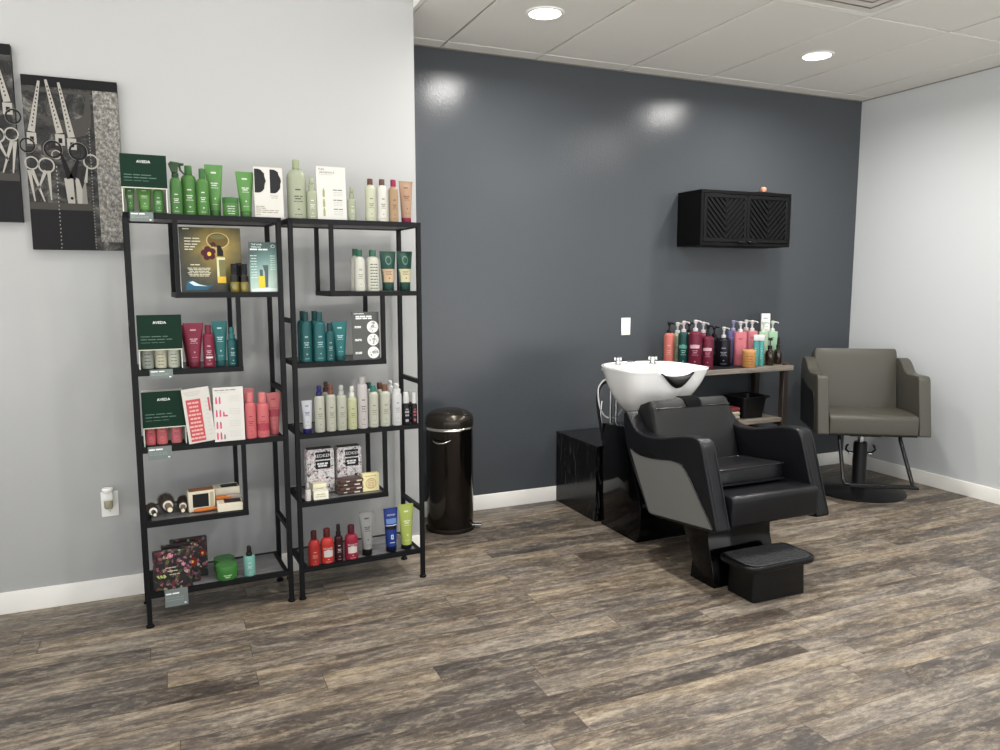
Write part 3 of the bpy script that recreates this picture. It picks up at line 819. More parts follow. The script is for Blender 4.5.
def c_blob(t, w, h, p):
    m = MB().box(-w / 2, w / 2, 0, .003, 0, h)
    rnd = random.Random(3)
    for s in (-.47, .06):
        x0 = s * w; pts = [(x0, h * .96), (x0 - .001, h * .49)]
        for k in range(15):
            a = -PI / 2 + PI * k / 14; rr = 1 + rnd.uniform(-.09, .06)
            pts.append((x0 + w * .12 + w * .26 * math.cos(a) * rr, h * .725 + h * .235 * math.sin(a) * (1 if abs(math.sin(a)) > .9 else rr)))
        m.poly(pts, -.0005, 1)
    for k, (z, q) in enumerate(((.43, .30), (.39, .24))): m.lines(w * .2, h * z, w * q, .003, -.0005, 2, words=2, seed=k)
    for k, (z, q) in enumerate(((.21, .32), (.175, .36), (.135, .80), (.095, .78), (.05, .16))): m.lines(-w * .46 + w * q / 2, h * z, w * q, .0042, -.0005, 2, words=2 + 2 * (q > .5), seed=k + 5)
    m.build('card', [PAPER, mat('#16161a', .5), mat('#8d8a7c', .5)], t)
    easel(t, h, .055, p)
def mini_pic(m, x, z, w, h, mi, cap=None):
    m.quad(x - w / 2, x + w / 2, z, z + h * .78, -.0006, mi); m.quad(x - w * .3, x + w * .3, z + h * .78, z + h, -.0006, mi if cap is None else cap)
def c_pure(t, w, h, p):
    m = MB().box(-w / 2, w / 2, 0, .003, 0, h)
    m.text('PURE', -w * .32, h * .93, .0075, -.0006, 1); m.text('ABUNDANCE', -w * .14, h * .875, .0075, -.0006, 1)
    m.lines(-w * .19, h * .845, w * .5, .002, -.0006, 3, words=4)
    for k, z in enumerate((.43, .24, .07)):
        mini_pic(m, -w * .27, h * z, w * .075, h * .155, 2)
        m.lines(w * .22, h * (z + .13), w * .34, .0035, -.0006, 1, words=2, seed=k)
        for j in range(3): m.lines(w * .22, h * (z + .09 - .03 * j), w * .32, .0022, -.0006, 3, words=3, seed=k * 5 + j)
    m.build('card', [mat('#bfbeb9', .5), mat('#4c4f48', .5), mat('#8a9268', .5), mat('#a5a69f', .5)], t)
    easel(t, h, .05, p)
def c_poster(t, w, h, p):
    s = NT('poster_ground')
    v = s.mapping((1, 1, 1), (-.03, 0, -.19)); ln = s.n('ShaderNodeVectorMath', operation='LENGTH'); s.link(v, ln.inputs[0])
    nz = s.noise(s.co, 16, 4, .6, .4)
    f = s.math('ADD', ln.outputs['Value'], s.math('MULTIPLY', nz, .09))
    ground = s.out(s.ramp(f, [(.05, '#c0a552'), (.10, '#85722f'), (.15, '#5a5128'), (.22, '#24261c')]), .3)
    m = MB().box(-w / 2, w / 2, 0, .004, 0, h)
    X = lambda u: (u - .5) * w
    m.lines(X(.12), h * .965, w * .12, .004, -.0006, 1, words=1)
    for k, (z, q) in enumerate(((.82, .26), (.775, .28), (.73, .22), (.69, .18), (.65, .14))): m.lines(X(.08) + w * q / 2, h * z, w * q, .0042, -.0006, 1, words=2, seed=k)
    m.lines(X(.24), h * .415, w * .16, .0038, -.0006, 1, words=2)
    for k in range(6): m.lines(X(.30), h * (.365 - .024 * k), w * (.38 - .03 * (k % 3)), .0026, -.0006, 1, words=5, seed=k + 9)
    m.disc(X(.62), h * .80, w * .19, h * .125, -.0007, 2, 30, ir=.90); m.disc(X(.62), h * .80, w * .17, h * .11, -.0006, 3, 30)
    m.poly([(X(.49), h * .76), (X(.51), h * .70), (X(.60), h * .72), (X(.56), h * .78)], -.0009, 4); m.disc(X(.62), h * .855, w * .13, h * .035, -.0009, 7, 20)
    m.poly([(X(.60), h * .56), (X(.70), h * .56), (X(.70), h * .64), (X(.66), h * .72), (X(.60), h * .73)], -.0010, 5)
    for a in range(5): m.disc(X(.46) + .017 * math.cos(a * 1.257 + .5), h * .60 + .017 * math.sin(a * 1.257 + .5), .014, .014, -.0007 - a * .00005, 6, 14)
    m.disc(X(.47), h * .59, .008, .009, -.0011, 8, 14)
    m.quad(X(.585), X(.725), h * .14, h * .54, -.0010, 9); m.quad(X(.62), X(.725), h * .15, h * .50, -.0012, 7); m.quad(X(.59), X(.725), h * .14, h * .24, -.0013, 8)
    m.poly([(X(.06), h * .03), (X(.40), h * .03), (X(.52), h * .12), (X(.30), h * .09), (X(.20), h * .17), (X(.11), h * .18), (X(.08), h * .12)], -.0007, 10)
    m.poly([(X(.12), h * .15), (X(.2), h * .10), (X(.42), h * .09), (X(.28), h * .12), (X(.18), h * .17)], -.0009, 11)
    m.build('card', [ground, mat('#d8d6bc', .5), mat('#cbb27a', .4), mat('#6d5a2c', .4), mat('#4a2413', .4), mat('#121210', .3), mat('#4a1520', .4), mat('#77744a', .35), mat('#e2b93c', .4), mat('#d2d2a8', .35), mat('#2b5a70', .5), mat('#c4dbe2', .5)], t)
    easel(t, h, .07, p, -w / 2 + .0015)
def c_hair(t, w, h, p):
    s = NT('teal_card_ground'); sp = s.n('ShaderNodeSeparateXYZ'); s.link(s.co, sp.inputs[0])
    f = s.math('ADD', s.math('MULTIPLY', sp.outputs[2], 4.6), s.math('MULTIPLY', s.math('SUBTRACT', 0, sp.outputs[0]), 2.2))
    ground = s.out(s.ramp(f, [(.12, '#a9bdb2'), (.40, '#86a49b'), (.66, '#557470'), (.86, '#2f4543')]), .4)
    m = MB().box(-w / 2, w / 2, 0, .003, 0, h)
    m.text('THE HAIR', -w * .22, h * .935, .0068, -.0006, 1); m.text('MIRACLE', -w * .24, h * .885, .0068, -.0006, 1); m.lines(-w * .13, h * .838, w * .66, .006, -.0006, 1, words=3)
    m.disc(w * .36, h * .92, w * .075, w * .06, -.0006, 1, 18, ir=.72)
    for k in range(9): m.lines(-w * .34, h * (.72 - .055 * k), w * (.24 - .05 * (k % 2)), .0022, -.0006, 1, words=2, seed=k)
    for k in range(7): m.lines(w * .34, h * (.72 - .045 * k), w * (.2 - .04 * (k % 2)), .0022, -.0006, 1, words=2, seed=k + 20)
    m.quad(-w * .20, w * .02, h * .08, h * .32, -.0009, 2); m.quad(-w * .15, -w * .04, h * .32, h * .45, -.0009, 3)
    m.poly([(w * .03, h * .09), (w * .13, h * .09), (w * .17, h * .54), (-w * .04, h * .54), (w * .03, h * .40)], -.0007, 3)
    m.poly([(-w * .46, h * .01), (w * .46, h * .01), (w * .46, h * .07), (w * .1, h * .085), (-w * .46, h * .06)], -.0006, 1)
    m.build('card', [ground, mat('#cfdcd6', .5), mat('#c9b832', .4), mat('#4a5558', .4)], t)
    easel(t, h, .05, p)
def c_circle(t, w, h, p):
    m = MB().box(-w / 2, w / 2, 0, .003, 0, h)
    m.lines(-w * .22, h * .955, w * .4, .003, -.0006, 1, words=2)
    for z in (.89, .85): m.lines(-w * .05, h * z, w * .62, .0062, -.0006, 1, words=3, seed=int(z * 100))
    rnd = random.Random(5)
    for k, z in enumerate((.685, .415, .145)):
        m.disc(w * .26, h * z, w * .215, w * .215, -.0006, 1, 30)
        for _ in range(12):
            a, r = rnd.uniform(0, 2 * PI), rnd.uniform(0, w * .15); m.disc(w * .26 + r * math.cos(a), h * z + r * math.sin(a), rnd.uniform(.003, .008), rnd.uniform(.003, .007), -.0009 - _ * .00002, 2 + _ % 2, 9)
        for j in range(2): m.lines(-w * .28, h * (z + .005 - .025 * j), w * .26, .0035, -.0006, 1, words=2, seed=k * 3 + j)
    m.build('card', [mat('#4c4f4d', .5), mat('#dcdcd8', .5), mat('#b9b9b6', .5), mat('#8d8d8a', .5)], t)
    easel(t, h, .05, p)
def c_pink(t, w, h, p):
    m = MB().box(-w / 2, w / 2, 0, .003, 0, h)
    for k in range(3): m.lines(-w * .12, h * (.93 - .03 * k), w * (.66 - .1 * k), .0025, -.0006, 3, words=4, seed=k)
    m.quad(-w * .40, w * .14, h * .03, h * .80, -.0006, 1)
    for k in range(10): m.lines(-w * .13, h * (.72 - .072 * k), w * (.32 + .1 * (k % 3 == 0) + .015 * k), .0075, -.0009, 2, words=3 + k % 2, seed=k + 3)
    m.quad(w * .40, w * .47, h * .55, h * .80, -.0006, 1)
    for k in range(9): m.lines(w * .33, h * (.72 - .075 * k), w * .12, .002, -.0006, 3, words=2, seed=k)
    m.build('card', [mat('#c0bdb6', .5), mat('#b04a52', .5), mat('#d0a49c', .5), mat('#a9a59d', .5)], t)
    easel(t, h, .05, p)
    t.rotation_euler.y = math.radians(-5.5); t.location.z += w / 2 * math.sin(math.radians(5.5)) + .0006
def c_list(t, w, h, p):
    m = MB().box(-w / 2, w / 2, 0, .003, 0, h)
    m.lines(-w * .08, h * .94, w * .72, .0035, -.0006, 3, words=4); m.lines(-w * .2, h * .90, w * .4, .0025, -.0006, 4, words=3)
    for k, (z, n) in enumerate(((.70, 2), (.46, 3), (.24, 2), (.04, 3))):
        for j in range(n): mini_pic(m, -w * (.40 - .115 * j), h * z, w * .055, h * (.13 if j < 2 else .09), 1 if j < 2 or k < 3 else 3, 2)
        if k == 1: m.quad(-w * .14, -w * .04, h * .46, h * .49, -.0006, 1)
        for j in range(4): m.lines(w * .20, h * (z + .13 - .032 * j), w * (.40 - .04 * (j % 2)), .0022, -.0006, 4, words=4, seed=k * 4 + j)
    m.build('card', [mat('#c4c2bd', .5), mat('#c9486a', .5), mat('#8f2c4a', .5), mat('#77756f', .5), mat('#b8b5ae', .5)], t)
    easel(t, h, .05, p)
def c_sign(t, w, h, p):
    h = p['h']
    m = MB().box(-w / 2, w / 2, -.003, 0, -h, 0).box(-w / 2, w / 2, -.003, .014, 0, .002)
    m.lines(-w * .14, -h * .22, w * .62, min(.006, h * .13), -.0034, 1, words=2); m.lines(w * .38, -h * .88, w * .10, .004, -.0034, 1, words=1)
    for k in range(2): m.lines(-w * .05, -h * (.45 + .16 * k), w * .8, .0018, -.0034, 2, words=4, seed=k)
    m.build('sign_panel', [mat('#6b7371', .4), mat('#dfe3e2', .5), mat('#8d9694', .5)], t)
def c_gift(t, w, h, p):
    s = NT('gift_pattern'); vo = s.n('ShaderNodeTexVoronoi'); vo.inputs['Scale'].default_value = 105; s.link(s.co, vo.inputs['Vector'])
    n = s.noise(s.co, 150, 3, .6, 1.2)
    sp = s.n('ShaderNodeSeparateColor'); s.link(vo.outputs['Color'], sp.inputs[0])
    f = s.math('ADD', s.math('MULTIPLY', sp.outputs[0], .45), s.math('MULTIPLY', n, .62))
    r = s.ramp(f, [(.0, '#17171a'), (.36, '#d5d3d2'), (.56, '#dedbda'), (.66, '#9c5668'), (.70, '#bcb8b8'), (.80, '#2a2a2e')])
    for nd in s.t.nodes:
        if nd.type == 'VALTORGB': nd.color_ramp.interpolation = 'CONSTANT'
    g = s.out(r, .35)
    d = .055
    m = MB().prism([(-w / 2, 0), (w / 2, 0), (w / 2, h * .94), (w * .44, h), (-w * .44, h), (-w / 2, h * .94)], 'y', -d / 2, d / 2, 0, .003, 2)
    y = -d / 2 - .0008
    m.quad(-w * .18, w * .36, h * .76, h * .93, y, 1); m.quad(-w * .18, w * .36, h * .55, h * .73, y, 1)
    m.text('REDKEN', w * .09, h * .81, h * .07, y - .0006, 2)
    for k in range(2): m.lines(w * .08, h * (.645 - .05 * k), w * (.40 - .06 * k), h * .04, y - .0006, 2, words=3, seed=k)
    m.build('carton', [g, mat('#131316', .4), mat('#dcdada', .4)], t)
    MB().box(-w * .445, w * .445, -d * .42, d * .42, h * .985, h * 1.012, 0, .002, 1).build('lid_band', mat('#2b2426', .4), t)
def c_cream(t, w, h, p):
    m = MB().box(-w / 2, w / 2, -.018, .018, 0, h, 0, .001, 1)
    y = -.0186
    m.lines(0, h * .86, w * .7, .003, y, 1, words=4); m.disc(0, h * .44, w * .32, w * .32, y, 1, 30); m.disc(0, h * .44, w * .29, w * .29, y - .0004, 2, 30)
    for k in range(6): m.lines(.002 * (k % 2), h * .44 + (k - 2.5) * .008, w * .4, .003, y - .0007, 1, words=2, seed=k)
    m.build('carton', [mat('#ddd3a0', .5), mat('#a58f66', .5), mat('#d8c498', .5)], t)
def c_white(t, w, h, p):
    m = MB().box(-w / 2, w / 2, -.02, .02, 0, h, 0, .001, 1)
    m.lines(0, h * .9, w * .6, .006, -.0208, 1, words=1)
    for k in range(6): m.lines(0, h * (.8 - .07 * k), w * (.7 - .1 * (k % 2)), .004, -.0208, 2, words=3, seed=k)
    m.build('carton', [mat('#dfe0dc', .45), mat('#5a5f66', .5), mat('#b3b8b4', .5)], t)
CARD = dict(display=c_display, blobcard=c_blob, purecard=c_pure, poster=c_poster, haircard=c_hair, circlecard=c_circle, pinkcard=c_pink, listcard=c_list, sign=c_sign, giftbox=c_gift, creambox=c_cream, whitebox=c_white)
LEAN = dict(poster=5, haircard=4, blobcard=3, purecard=3, circlecard=3, listcard=3)
TOPZ = .853
PRODUCTS = [
    ('T1', 'display', 0.0666, 0.006, 0.1658, 0.2245, {'hz': 0.098, 'c': '#1c3a30'}, 'display_stand', 'display stand', 'dark green display stands', 'dark green display stand of green mini tubes at the end of the top shelf'),
    ('T1', 'tube', 0.0142, 0.0476, 0.0355, 0.1021, {'b': '#4c8040', 'k': '#33682c', 'pr': '#dfe8d8'}, 'mini_tube', 'tube', 'mini products in the top display', 'green mini tube with plain cap at the left end of the top display stand'),
    ('T1', 'tube', 0.0658, 0.0578, 0.056, 0.1059, {'b': '#5f9c44', 'k': '#44842f', 'pr': '#dfe8d8'}, 'mini_tube', 'tube', 'mini products in the top display', 'bright green mini tube in the middle of the top display stand'),
    ('T1', 'bottle', 0.1165, 0.0491, 0.0384, 0.1077, {'b': '#4d8a3e', 'k': '#4d8a3e', 'pr': '#dfe8d8', 'ch': 0.12}, 'mini_bottle', 'bottle', 'mini products in the top display', 'green mini bottle with white print inside the top display stand beside the trigger spray'),
    ('T1', 'trigger', 0.1815, 0.0349, 0.0461, 0.2095, {'b': '#477f39', 'k': '#2b4a28', 'pr': '#dfe8d8'}, 'trigger_spray_bottle', 'spray bottle', 'green hair products on the top shelf', 'green spray bottle with trigger head beside the display stand'),
    ('T1', 'bottle', 0.2346, 0.0741, 0.0586, 0.2005, {'b': '#4f8c3b', 'k': '#3d7535', 'pr': '#dfe8d8', 'ch': 0.17, 'cw': 0.5}, 'shampoo_bottle', 'bottle', 'green hair products on the top shelf', 'biggest green capped bottle on the top shelf next to the trigger spray'),
    ('T1', 'bottle', 0.2847, 0.0527, 0.0457, 0.189, {'b': '#4f8c3b', 'k': '#3d7535', 'pr': '#dfe8d8', 'ch': 0.2, 'cw': 0.55}, 'shampoo_bottle', 'bottle', 'green hair products on the top shelf', 'slim green capped bottle between the big green bottle and the tall tube'),
    ('T1', 'tube', 0.3353, 0.0907, 0.0721, 0.2132, {'b': '#5c9a48', 'k': '#467f38', 'pr': '#dfe8d8', 'bw': 0.62}, 'squeeze_tube', 'tube', 'green hair products on the top shelf', 'tallest green squeeze tube standing left of the green jar'),
    ('T1', 'jar', 0.3919, 0.0522, 0.0649, 0.0776, {'b': '#4f8c3b', 'k': '#3d7a33', 'pr': '#dfe8d8'}, 'cream_jar', 'jar', 'green hair products on the top shelf', 'low green jar with lid between two green tubes'),
    ('T1', 'tube', 0.4538, 0.0615, 0.0737, 0.1884, {'b': '#5c9a48', 'k': '#467f38', 'pr': '#dfe8d8', 'bw': 0.62}, 'squeeze_tube', 'tube', 'green hair products on the top shelf', 'green squeeze tube between the jar and the white card with black shapes'),
    ('T1', 'blobcard', 0.5461, 0.03, 0.1192, 0.2107, {}, 'product_card', 'card', None, 'white standing card with two black rough half circles'),
    ('T2', 'bottle', 0.6709, 0.0711, 0.0832, 0.2536, {'b': '#adb498', 'k': '#a3ad88', 'pr': '#5b6350', 'ch': 0.15, 'cw': 0.38, 'sh': 0.17}, 'litre_bottle', 'bottle', 'pale products on the top shelf beside the dark wall', 'largest pale sage green bottle beside the white card'),
    ('T2', 'spray', 0.7305, 0.0527, 0.0457, 0.1787, {'b': '#adb498', 'k': '#a9b38c', 'pr': '#f0f2e6'}, 'fine_mist_spray', 'spray bottle', 'pale products on the top shelf beside the dark wall', 'small sage green spray with pointed cap left of the tall white card'),
    ('T2', 'purecard', 0.8177, 0.04, 0.1297, 0.2315, {}, 'product_card', 'card', None, 'tall plain white card printed with small green bottles'),
    ('T2', 'spray', 0.9085, 0.0496, 0.0394, 0.1494, {'b': '#adb498', 'k': '#a3ab86', 'pr': '#e8ead8', 'ch': 0.36}, 'fine_mist_spray', 'spray bottle', 'pale products on the top shelf beside the dark wall', 'small sage green spray just right of the tall white card'),
    ('T2', 'bottle', 0.996, 0.0543, 0.0489, 0.1898, {'b': '#cfd2b4', 'k': '#6e4238', 'pr': '#8b9478', 'ch': 0.14, 'cw': 0.52}, 'shampoo_bottle', 'bottle', 'pale products on the top shelf beside the dark wall', 'cream green bottle with brown cap, greener of the two'),
    ('T2', 'bottle', 1.0513, 0.0541, 0.0485, 0.1907, {'b': '#e4e2d6', 'k': '#6d4a40', 'pr': '#8e8e7c', 'ch': 0.14, 'cw': 0.52}, 'shampoo_bottle', 'bottle', 'pale products on the top shelf beside the dark wall', 'white bottle with brown cap beside the red capped tan bottle'),
    ('T2', 'bottle', 1.1049, 0.0525, 0.0453, 0.1914, {'b': '#b3946f', 'k': '#a5174c', 'pr': '#8a5a38', 'ch': 0.16, 'cw': 0.56}, 'shampoo_bottle', 'bottle', 'pale products on the top shelf beside the dark wall', 'tan bottle with crimson cap on the top shelf'),
    ('T2', 'tube', 1.1696, 0.0636, 0.0679, 0.1896, {'b': '#b58f72', 'k': '#8d1440', 'pr': '#8a5138', 'bw': 0.66, 'ch': 0.12}, 'squeeze_tube', 'tube', 'pale products on the top shelf beside the dark wall', 'tan squeeze tube standing on a crimson cap at the end of the top shelf'),
    ('A1', 'poster', 0.3128, 0.1, 0.2454, 0.272, {}, 'display_poster', 'poster', None, 'olive gold poster card picturing an oil bottle and brush'),
    ('A1', 'oil', 0.3934, 0.0383, 0.0369, 0.1177, {}, 'oil_bottle', 'bottle', 'amber oil bottles on the hanging shelf', 'black capped amber oil bottle nearer the gold poster'),
    ('A1', 'oil', 0.4312, 0.0377, 0.0356, 0.1181, {}, 'oil_bottle', 'bottle', 'amber oil bottles on the hanging shelf', 'black capped amber oil bottle nearer the teal card'),
    ('A1', 'oil', 0.4172, 0.076, 0.0322, 0.1229, {}, 'oil_bottle', 'bottle', 'amber oil bottles on the hanging shelf', 'amber oil bottle standing behind the other two'),
    ('A1', 'haircard', 0.5138, 0.03, 0.1154, 0.2111, {}, 'product_card', 'card', None, 'teal grey card picturing a yellow bottle below white lettering'),
    ('A2', 'bottle', 0.9383, 0.0543, 0.049, 0.1856, {'b': '#dcdccf', 'k': '#2f6a50', 'pr': '#9aa08c', 'ch': 0.16, 'cw': 0.56}, 'shampoo_bottle', 'bottle', 'white bottles and green tubes on the hanging shelf', 'plain white bottle with green cap in front of another one'),
    ('A2', 'bottle', 0.9353, 0.1074, 0.0451, 0.192, {'b': '#dcdccf', 'k': '#2f6a50', 'pr': '#9aa08c', 'ch': 0.16, 'cw': 0.56}, 'shampoo_bottle', 'bottle', 'white bottles and green tubes on the hanging shelf', 'white green capped bottle half hidden behind the plain white one'),
    ('A2', 'bottle', 1.0018, 0.0582, 0.0568, 0.1868, {'b': '#d9d8c8', 'k': '#3a7058', 'pr': '#6d7462', 'ch': 0.16, 'cw': 0.56, 'pl': 1}, 'shampoo_bottle', 'bottle', 'white bottles and green tubes on the hanging shelf', 'white green capped bottle covered in grey print beside the green tubes'),
    ('A2', 'tube', 1.0775, 0.0685, 0.0778, 0.1816, {'b': '#174a3c', 'k': '#123c30', 'pr': '#b8d0c0', 'bw': 0.68, 'band': '#cdae88', 'ch': 0.12}, 'squeeze_tube', 'tube', 'white bottles and green tubes on the hanging shelf', 'dark green tube with tan label band'),
    ('A2', 'tube', 1.159, 0.0678, 0.0765, 0.1829, {'b': '#174a3c', 'k': '#123c30', 'pr': '#b8d0c0', 'bw': 0.68, 'band': '#d6cfa2', 'ch': 0.12}, 'squeeze_tube', 'tube', 'white bottles and green tubes on the hanging shelf', 'dark green tube with pale yellow label band'),
    ('B1', 'display', 0.0922, 0.006, 0.1655, 0.2225, {'hz': 0.084, 'c': '#1d3b2d'}, 'display_stand', 'display stand', 'dark green display stands', 'dark green display stand holding three white jars'),
    ('B1', 'jar', 0.0431, 0.0538, 0.048, 0.0877, {'b': '#a8ada2', 'k': '#b5b9ae', 'pr': '#5f665c', 'lh': 0.12}, 'mini_jar', 'jar', 'mini jars in the middle display', 'grey mini jar under the green display header'),
    ('B1', 'jar', 0.0929, 0.0531, 0.0464, 0.0858, {'b': '#dcd9bd', 'k': '#e2dfc6', 'pr': '#8d8a6c', 'lh': 0.12}, 'mini_jar', 'jar', 'mini jars in the middle display', 'cream mini jar in the middle of the three under the header'),
    ('B1', 'jar', 0.1423, 0.053, 0.0463, 0.0838, {'b': '#d3d8c4', 'k': '#dfe2d2', 'pr': '#7f8878', 'lh': 0.12}, 'mini_jar', 'jar', 'mini jars in the middle display', 'pale green white mini jar beside the maroon tube'),
    ('B1', 'tube', 0.2223, 0.0516, 0.0802, 0.1849, {'b': '#8c2240', 'k': '#6f1430', 'pr': '#d8a8b0', 'bw': 0.56}, 'squeeze_tube', 'tube', 'maroon and teal products on the shelf with the white jars', 'maroon squeeze tube beside the display stand of white jars'),
    ('B1', 'tube', 0.2115, 0.1098, 0.0703, 0.1739, {'b': '#8c2240', 'k': '#6f1430', 'pr': '#d8a8b0', 'bw': 0.56}, 'squeeze_tube', 'tube', 'maroon and teal products on the shelf with the white jars', 'maroon squeeze tube mostly hidden behind the other maroon one'),
    ('B1', 'bottle', 0.2784, 0.0429, 0.0461, 0.1755, {'b': '#8a1a3c', 'k': '#7c1736', 'pr': '#e2b4bc', 'ch': 0.18, 'cw': 0.55, 'bar': '#f0e8e8'}, 'shampoo_bottle', 'bottle', 'maroon and teal products on the shelf with the white jars', 'maroon bottle with a white stripe near its foot'),
    ('B1', 'tube', 0.3256, 0.0508, 0.0621, 0.1907, {'b': '#1f6f70', 'k': '#165456', 'pr': '#b9dcdc', 'bw': 0.66}, 'squeeze_tube', 'tube', 'maroon and teal products on the shelf with the white jars', 'teal squeeze tube next to the maroon bottle'),
    ('B1', 'spray', 0.3725, 0.0414, 0.0431, 0.1646, {'b': '#166062', 'k': '#2a7f80', 'pr': '#b9dcdc', 'ch': 0.3}, 'fine_mist_spray', 'spray bottle', 'maroon and teal products on the shelf with the white jars', 'teal spray bottle at the open end of the hanging shelf'),
    ('B1', 'sign', 0.0895, -0.03, 0.0862, -0.0084, {'zt': 1.0766, 'h': 0.034}, 'shelf_sign', 'sign', 'grey signs hung on the shelf edges', 'small grey sign on the shelf edge below the white jars'),
    ('B2', 'bottle', 0.6822, 0.0382, 0.0529, 0.2221, {'b': '#125a5c', 'k': '#0f4547', 'pr': '#a8cccc', 'ch': 0.17, 'cw': 0.5}, 'shampoo_bottle', 'bottle', 'teal bottles on the shelf of the right unit', 'dark teal bottle closest to the shelf post, front row'),
    ('B2', 'bottle', 0.743, 0.0398, 0.0562, 0.2209, {'b': '#176668', 'k': '#12504f', 'pr': '#a8cccc', 'ch': 0.17, 'cw': 0.5}, 'shampoo_bottle', 'bottle', 'teal bottles on the shelf of the right unit', 'dark teal bottle beside the small teal one, front row'),
    ('B2', 'bottle', 0.6868, 0.1098, 0.05, 0.224, {'b': '#125a5c', 'k': '#0f4547', 'pr': '#a8cccc', 'ch': 0.17, 'cw': 0.5}, 'shampoo_bottle', 'bottle', 'teal bottles on the shelf of the right unit', 'teal bottle in the back row next to the post'),
    ('B2', 'bottle', 0.7393, 0.109, 0.0483, 0.223, {'b': '#125a5c', 'k': '#12504f', 'pr': '#a8cccc', 'ch': 0.17, 'cw': 0.5}, 'shampoo_bottle', 'bottle', 'teal bottles on the shelf of the right unit', 'teal bottle in the back row peeking between the front two'),
    ('B2', 'bottle', 0.7881, 0.0311, 0.0383, 0.1714, {'b': '#125a5c', 'k': '#0f4244', 'pr': '#a8cccc', 'ch': 0.2, 'cw': 0.6}, 'shampoo_bottle', 'bottle', 'teal bottles on the shelf of the right unit', 'smallest dark teal bottle between the tall ones and the tube'),
    ('B2', 'tube', 0.8369, 0.0467, 0.0702, 0.1761, {'b': '#1d7374', 'k': '#145456', 'pr': '#b9dcdc', 'bw': 0.66}, 'squeeze_tube', 'tube', 'teal bottles on the shelf of the right unit', 'teal squeeze tube beside the grey card with circles'),
    ('B2', 'circlecard', 0.9531, 0.02, 0.1262, 0.2176, {}, 'product_card', 'card', None, 'dark grey card with three white circular pictures'),
    ('C1', 'display', 0.0927, 0.012, 0.1648, 0.227, {'hz': 0.08, 'c': '#1b3a2e'}, 'display_stand', 'display stand', 'dark green display stands', 'dark green display stand of coral mini bottles'),
    ('C1', 'bottle', 0.0384, 0.0491, 0.0384, 0.1159, {'b': '#d8606a', 'k': '#d8606a', 'pr': '#9c2c40', 'ch': 0.1}, 'mini_bottle', 'bottle', 'coral mini bottles in the lower display', 'coral mini bottle nearest the post under the lower display header'),
    ('C1', 'bottle', 0.0811, 0.0518, 0.0438, 0.112, {'b': '#e06b70', 'k': '#e06b70', 'pr': '#a83044', 'ch': 0.1}, 'mini_bottle', 'bottle', 'coral mini bottles in the lower display', 'coral mini bottle in the middle under the lower display header'),
    ('C1', 'bottle', 0.1366, 0.0513, 0.043, 0.1075, {'b': '#de7078', 'k': '#de7078', 'pr': '#a83044', 'ch': 0.1}, 'mini_bottle', 'bottle', 'coral mini bottles in the lower display', 'coral mini bottle nearest the leaning card under the lower display header'),
    ('C1', 'pinkcard', 0.2336, 0.001, 0.1064, 0.2296, {}, 'product_card', 'card', None, 'tilted white card with a red panel of pale lettering'),
    ('C1', 'listcard', 0.3429, 0.001, 0.1214, 0.2289, {}, 'product_card', 'card', None, 'white card listing small pink bottles in rows'),
    ('C1', 'bottle', 0.4313, 0.0253, 0.049, 0.1985, {'b': '#e06a6f', 'k': '#e5767a', 'pr': '#b03a4c', 'ch': 0.2, 'cw': 0.62}, 'shampoo_bottle', 'bottle', 'coral products beside the white cards', 'coral bottle touching the white list card'),
    ('C1', 'tube', 0.4412, 0.1078, 0.0459, 0.2049, {'b': '#e4787a', 'k': '#c8505c', 'pr': '#b03a4c', 'bw': 0.7}, 'squeeze_tube', 'tube', 'coral products beside the white cards', 'coral tube top showing behind the coral bottles'),
    ('C1', 'bottle', 0.4831, 0.0272, 0.0529, 0.1948, {'b': '#e06a6f', 'k': '#e87c7e', 'pr': '#b03a4c', 'ch': 0.22, 'cw': 0.62, 'band': '#c43e54'}, 'shampoo_bottle', 'bottle', 'coral products beside the white cards', 'coral bottle with a darker red band between bottle and tube'),
    ('C1', 'tube', 0.5388, 0.071, 0.0626, 0.1854, {'b': '#e8777a', 'k': '#dd656b', 'pr': '#c04058', 'bw': 0.62, 'band': '#c8465c'}, 'squeeze_tube', 'tube', 'coral products beside the white cards', 'coral squeeze tube beside the shelf post'),
    ('C1', 'sign', 0.0678, -0.03, 0.0886, 0.0071, {'zt': 0.7606, 'h': 0.05}, 'shelf_sign', 'sign', 'grey signs hung on the shelf edges', 'small grey sign below the coral mini bottles'),
    ('T1', 'sign', 0.05, -0.03, 0.0831, -0.0033, {'zt': 1.7006, 'h': 0.034}, 'shelf_sign', 'sign', 'grey signs hung on the shelf edges', 'small grey sign at the edge of the top shelf'),
    ('G1', 'sign', 0.1, -0.03, 0.0897, -0.0022, {'zt': 0.1466, 'h': 0.068}, 'shelf_sign', 'sign', 'grey signs hung on the shelf edges', 'small grey sign at the edge of the bottom shelf'),
    ('C2', 'tube', 0.6741, 0.0245, 0.0474, 0.1465, {'b': '#c9ccd2', 'k': '#22206a', 'pr': '#5a5f9a', 'bw': 0.8, 'ch': 0.15}, 'squeeze_tube', 'tube', 'styling sprays in the long row', 'small white tube standing on a navy cap beside the post'),
    ('C2', 'spray', 0.731, 0.0267, 0.0457, 0.2099, {'b': '#c2c4b2', 'k': '#201d6e', 'pr': '#8f9283', 'ch': 0.22, 'fl': 1}, 'pump_spray_bottle', 'spray bottle', 'styling sprays in the long row', 'beige spray bottle with navy blue nozzle'),
    ('C2', 'spray', 0.7824, 0.0265, 0.0452, 0.2135, {'b': '#c2c4b2', 'k': '#7c4a3a', 'pr': '#8f9283', 'ch': 0.22, 'fl': 1}, 'pump_spray_bottle', 'spray bottle', 'styling sprays in the long row', 'beige spray bottle with rust brown nozzle, front row'),
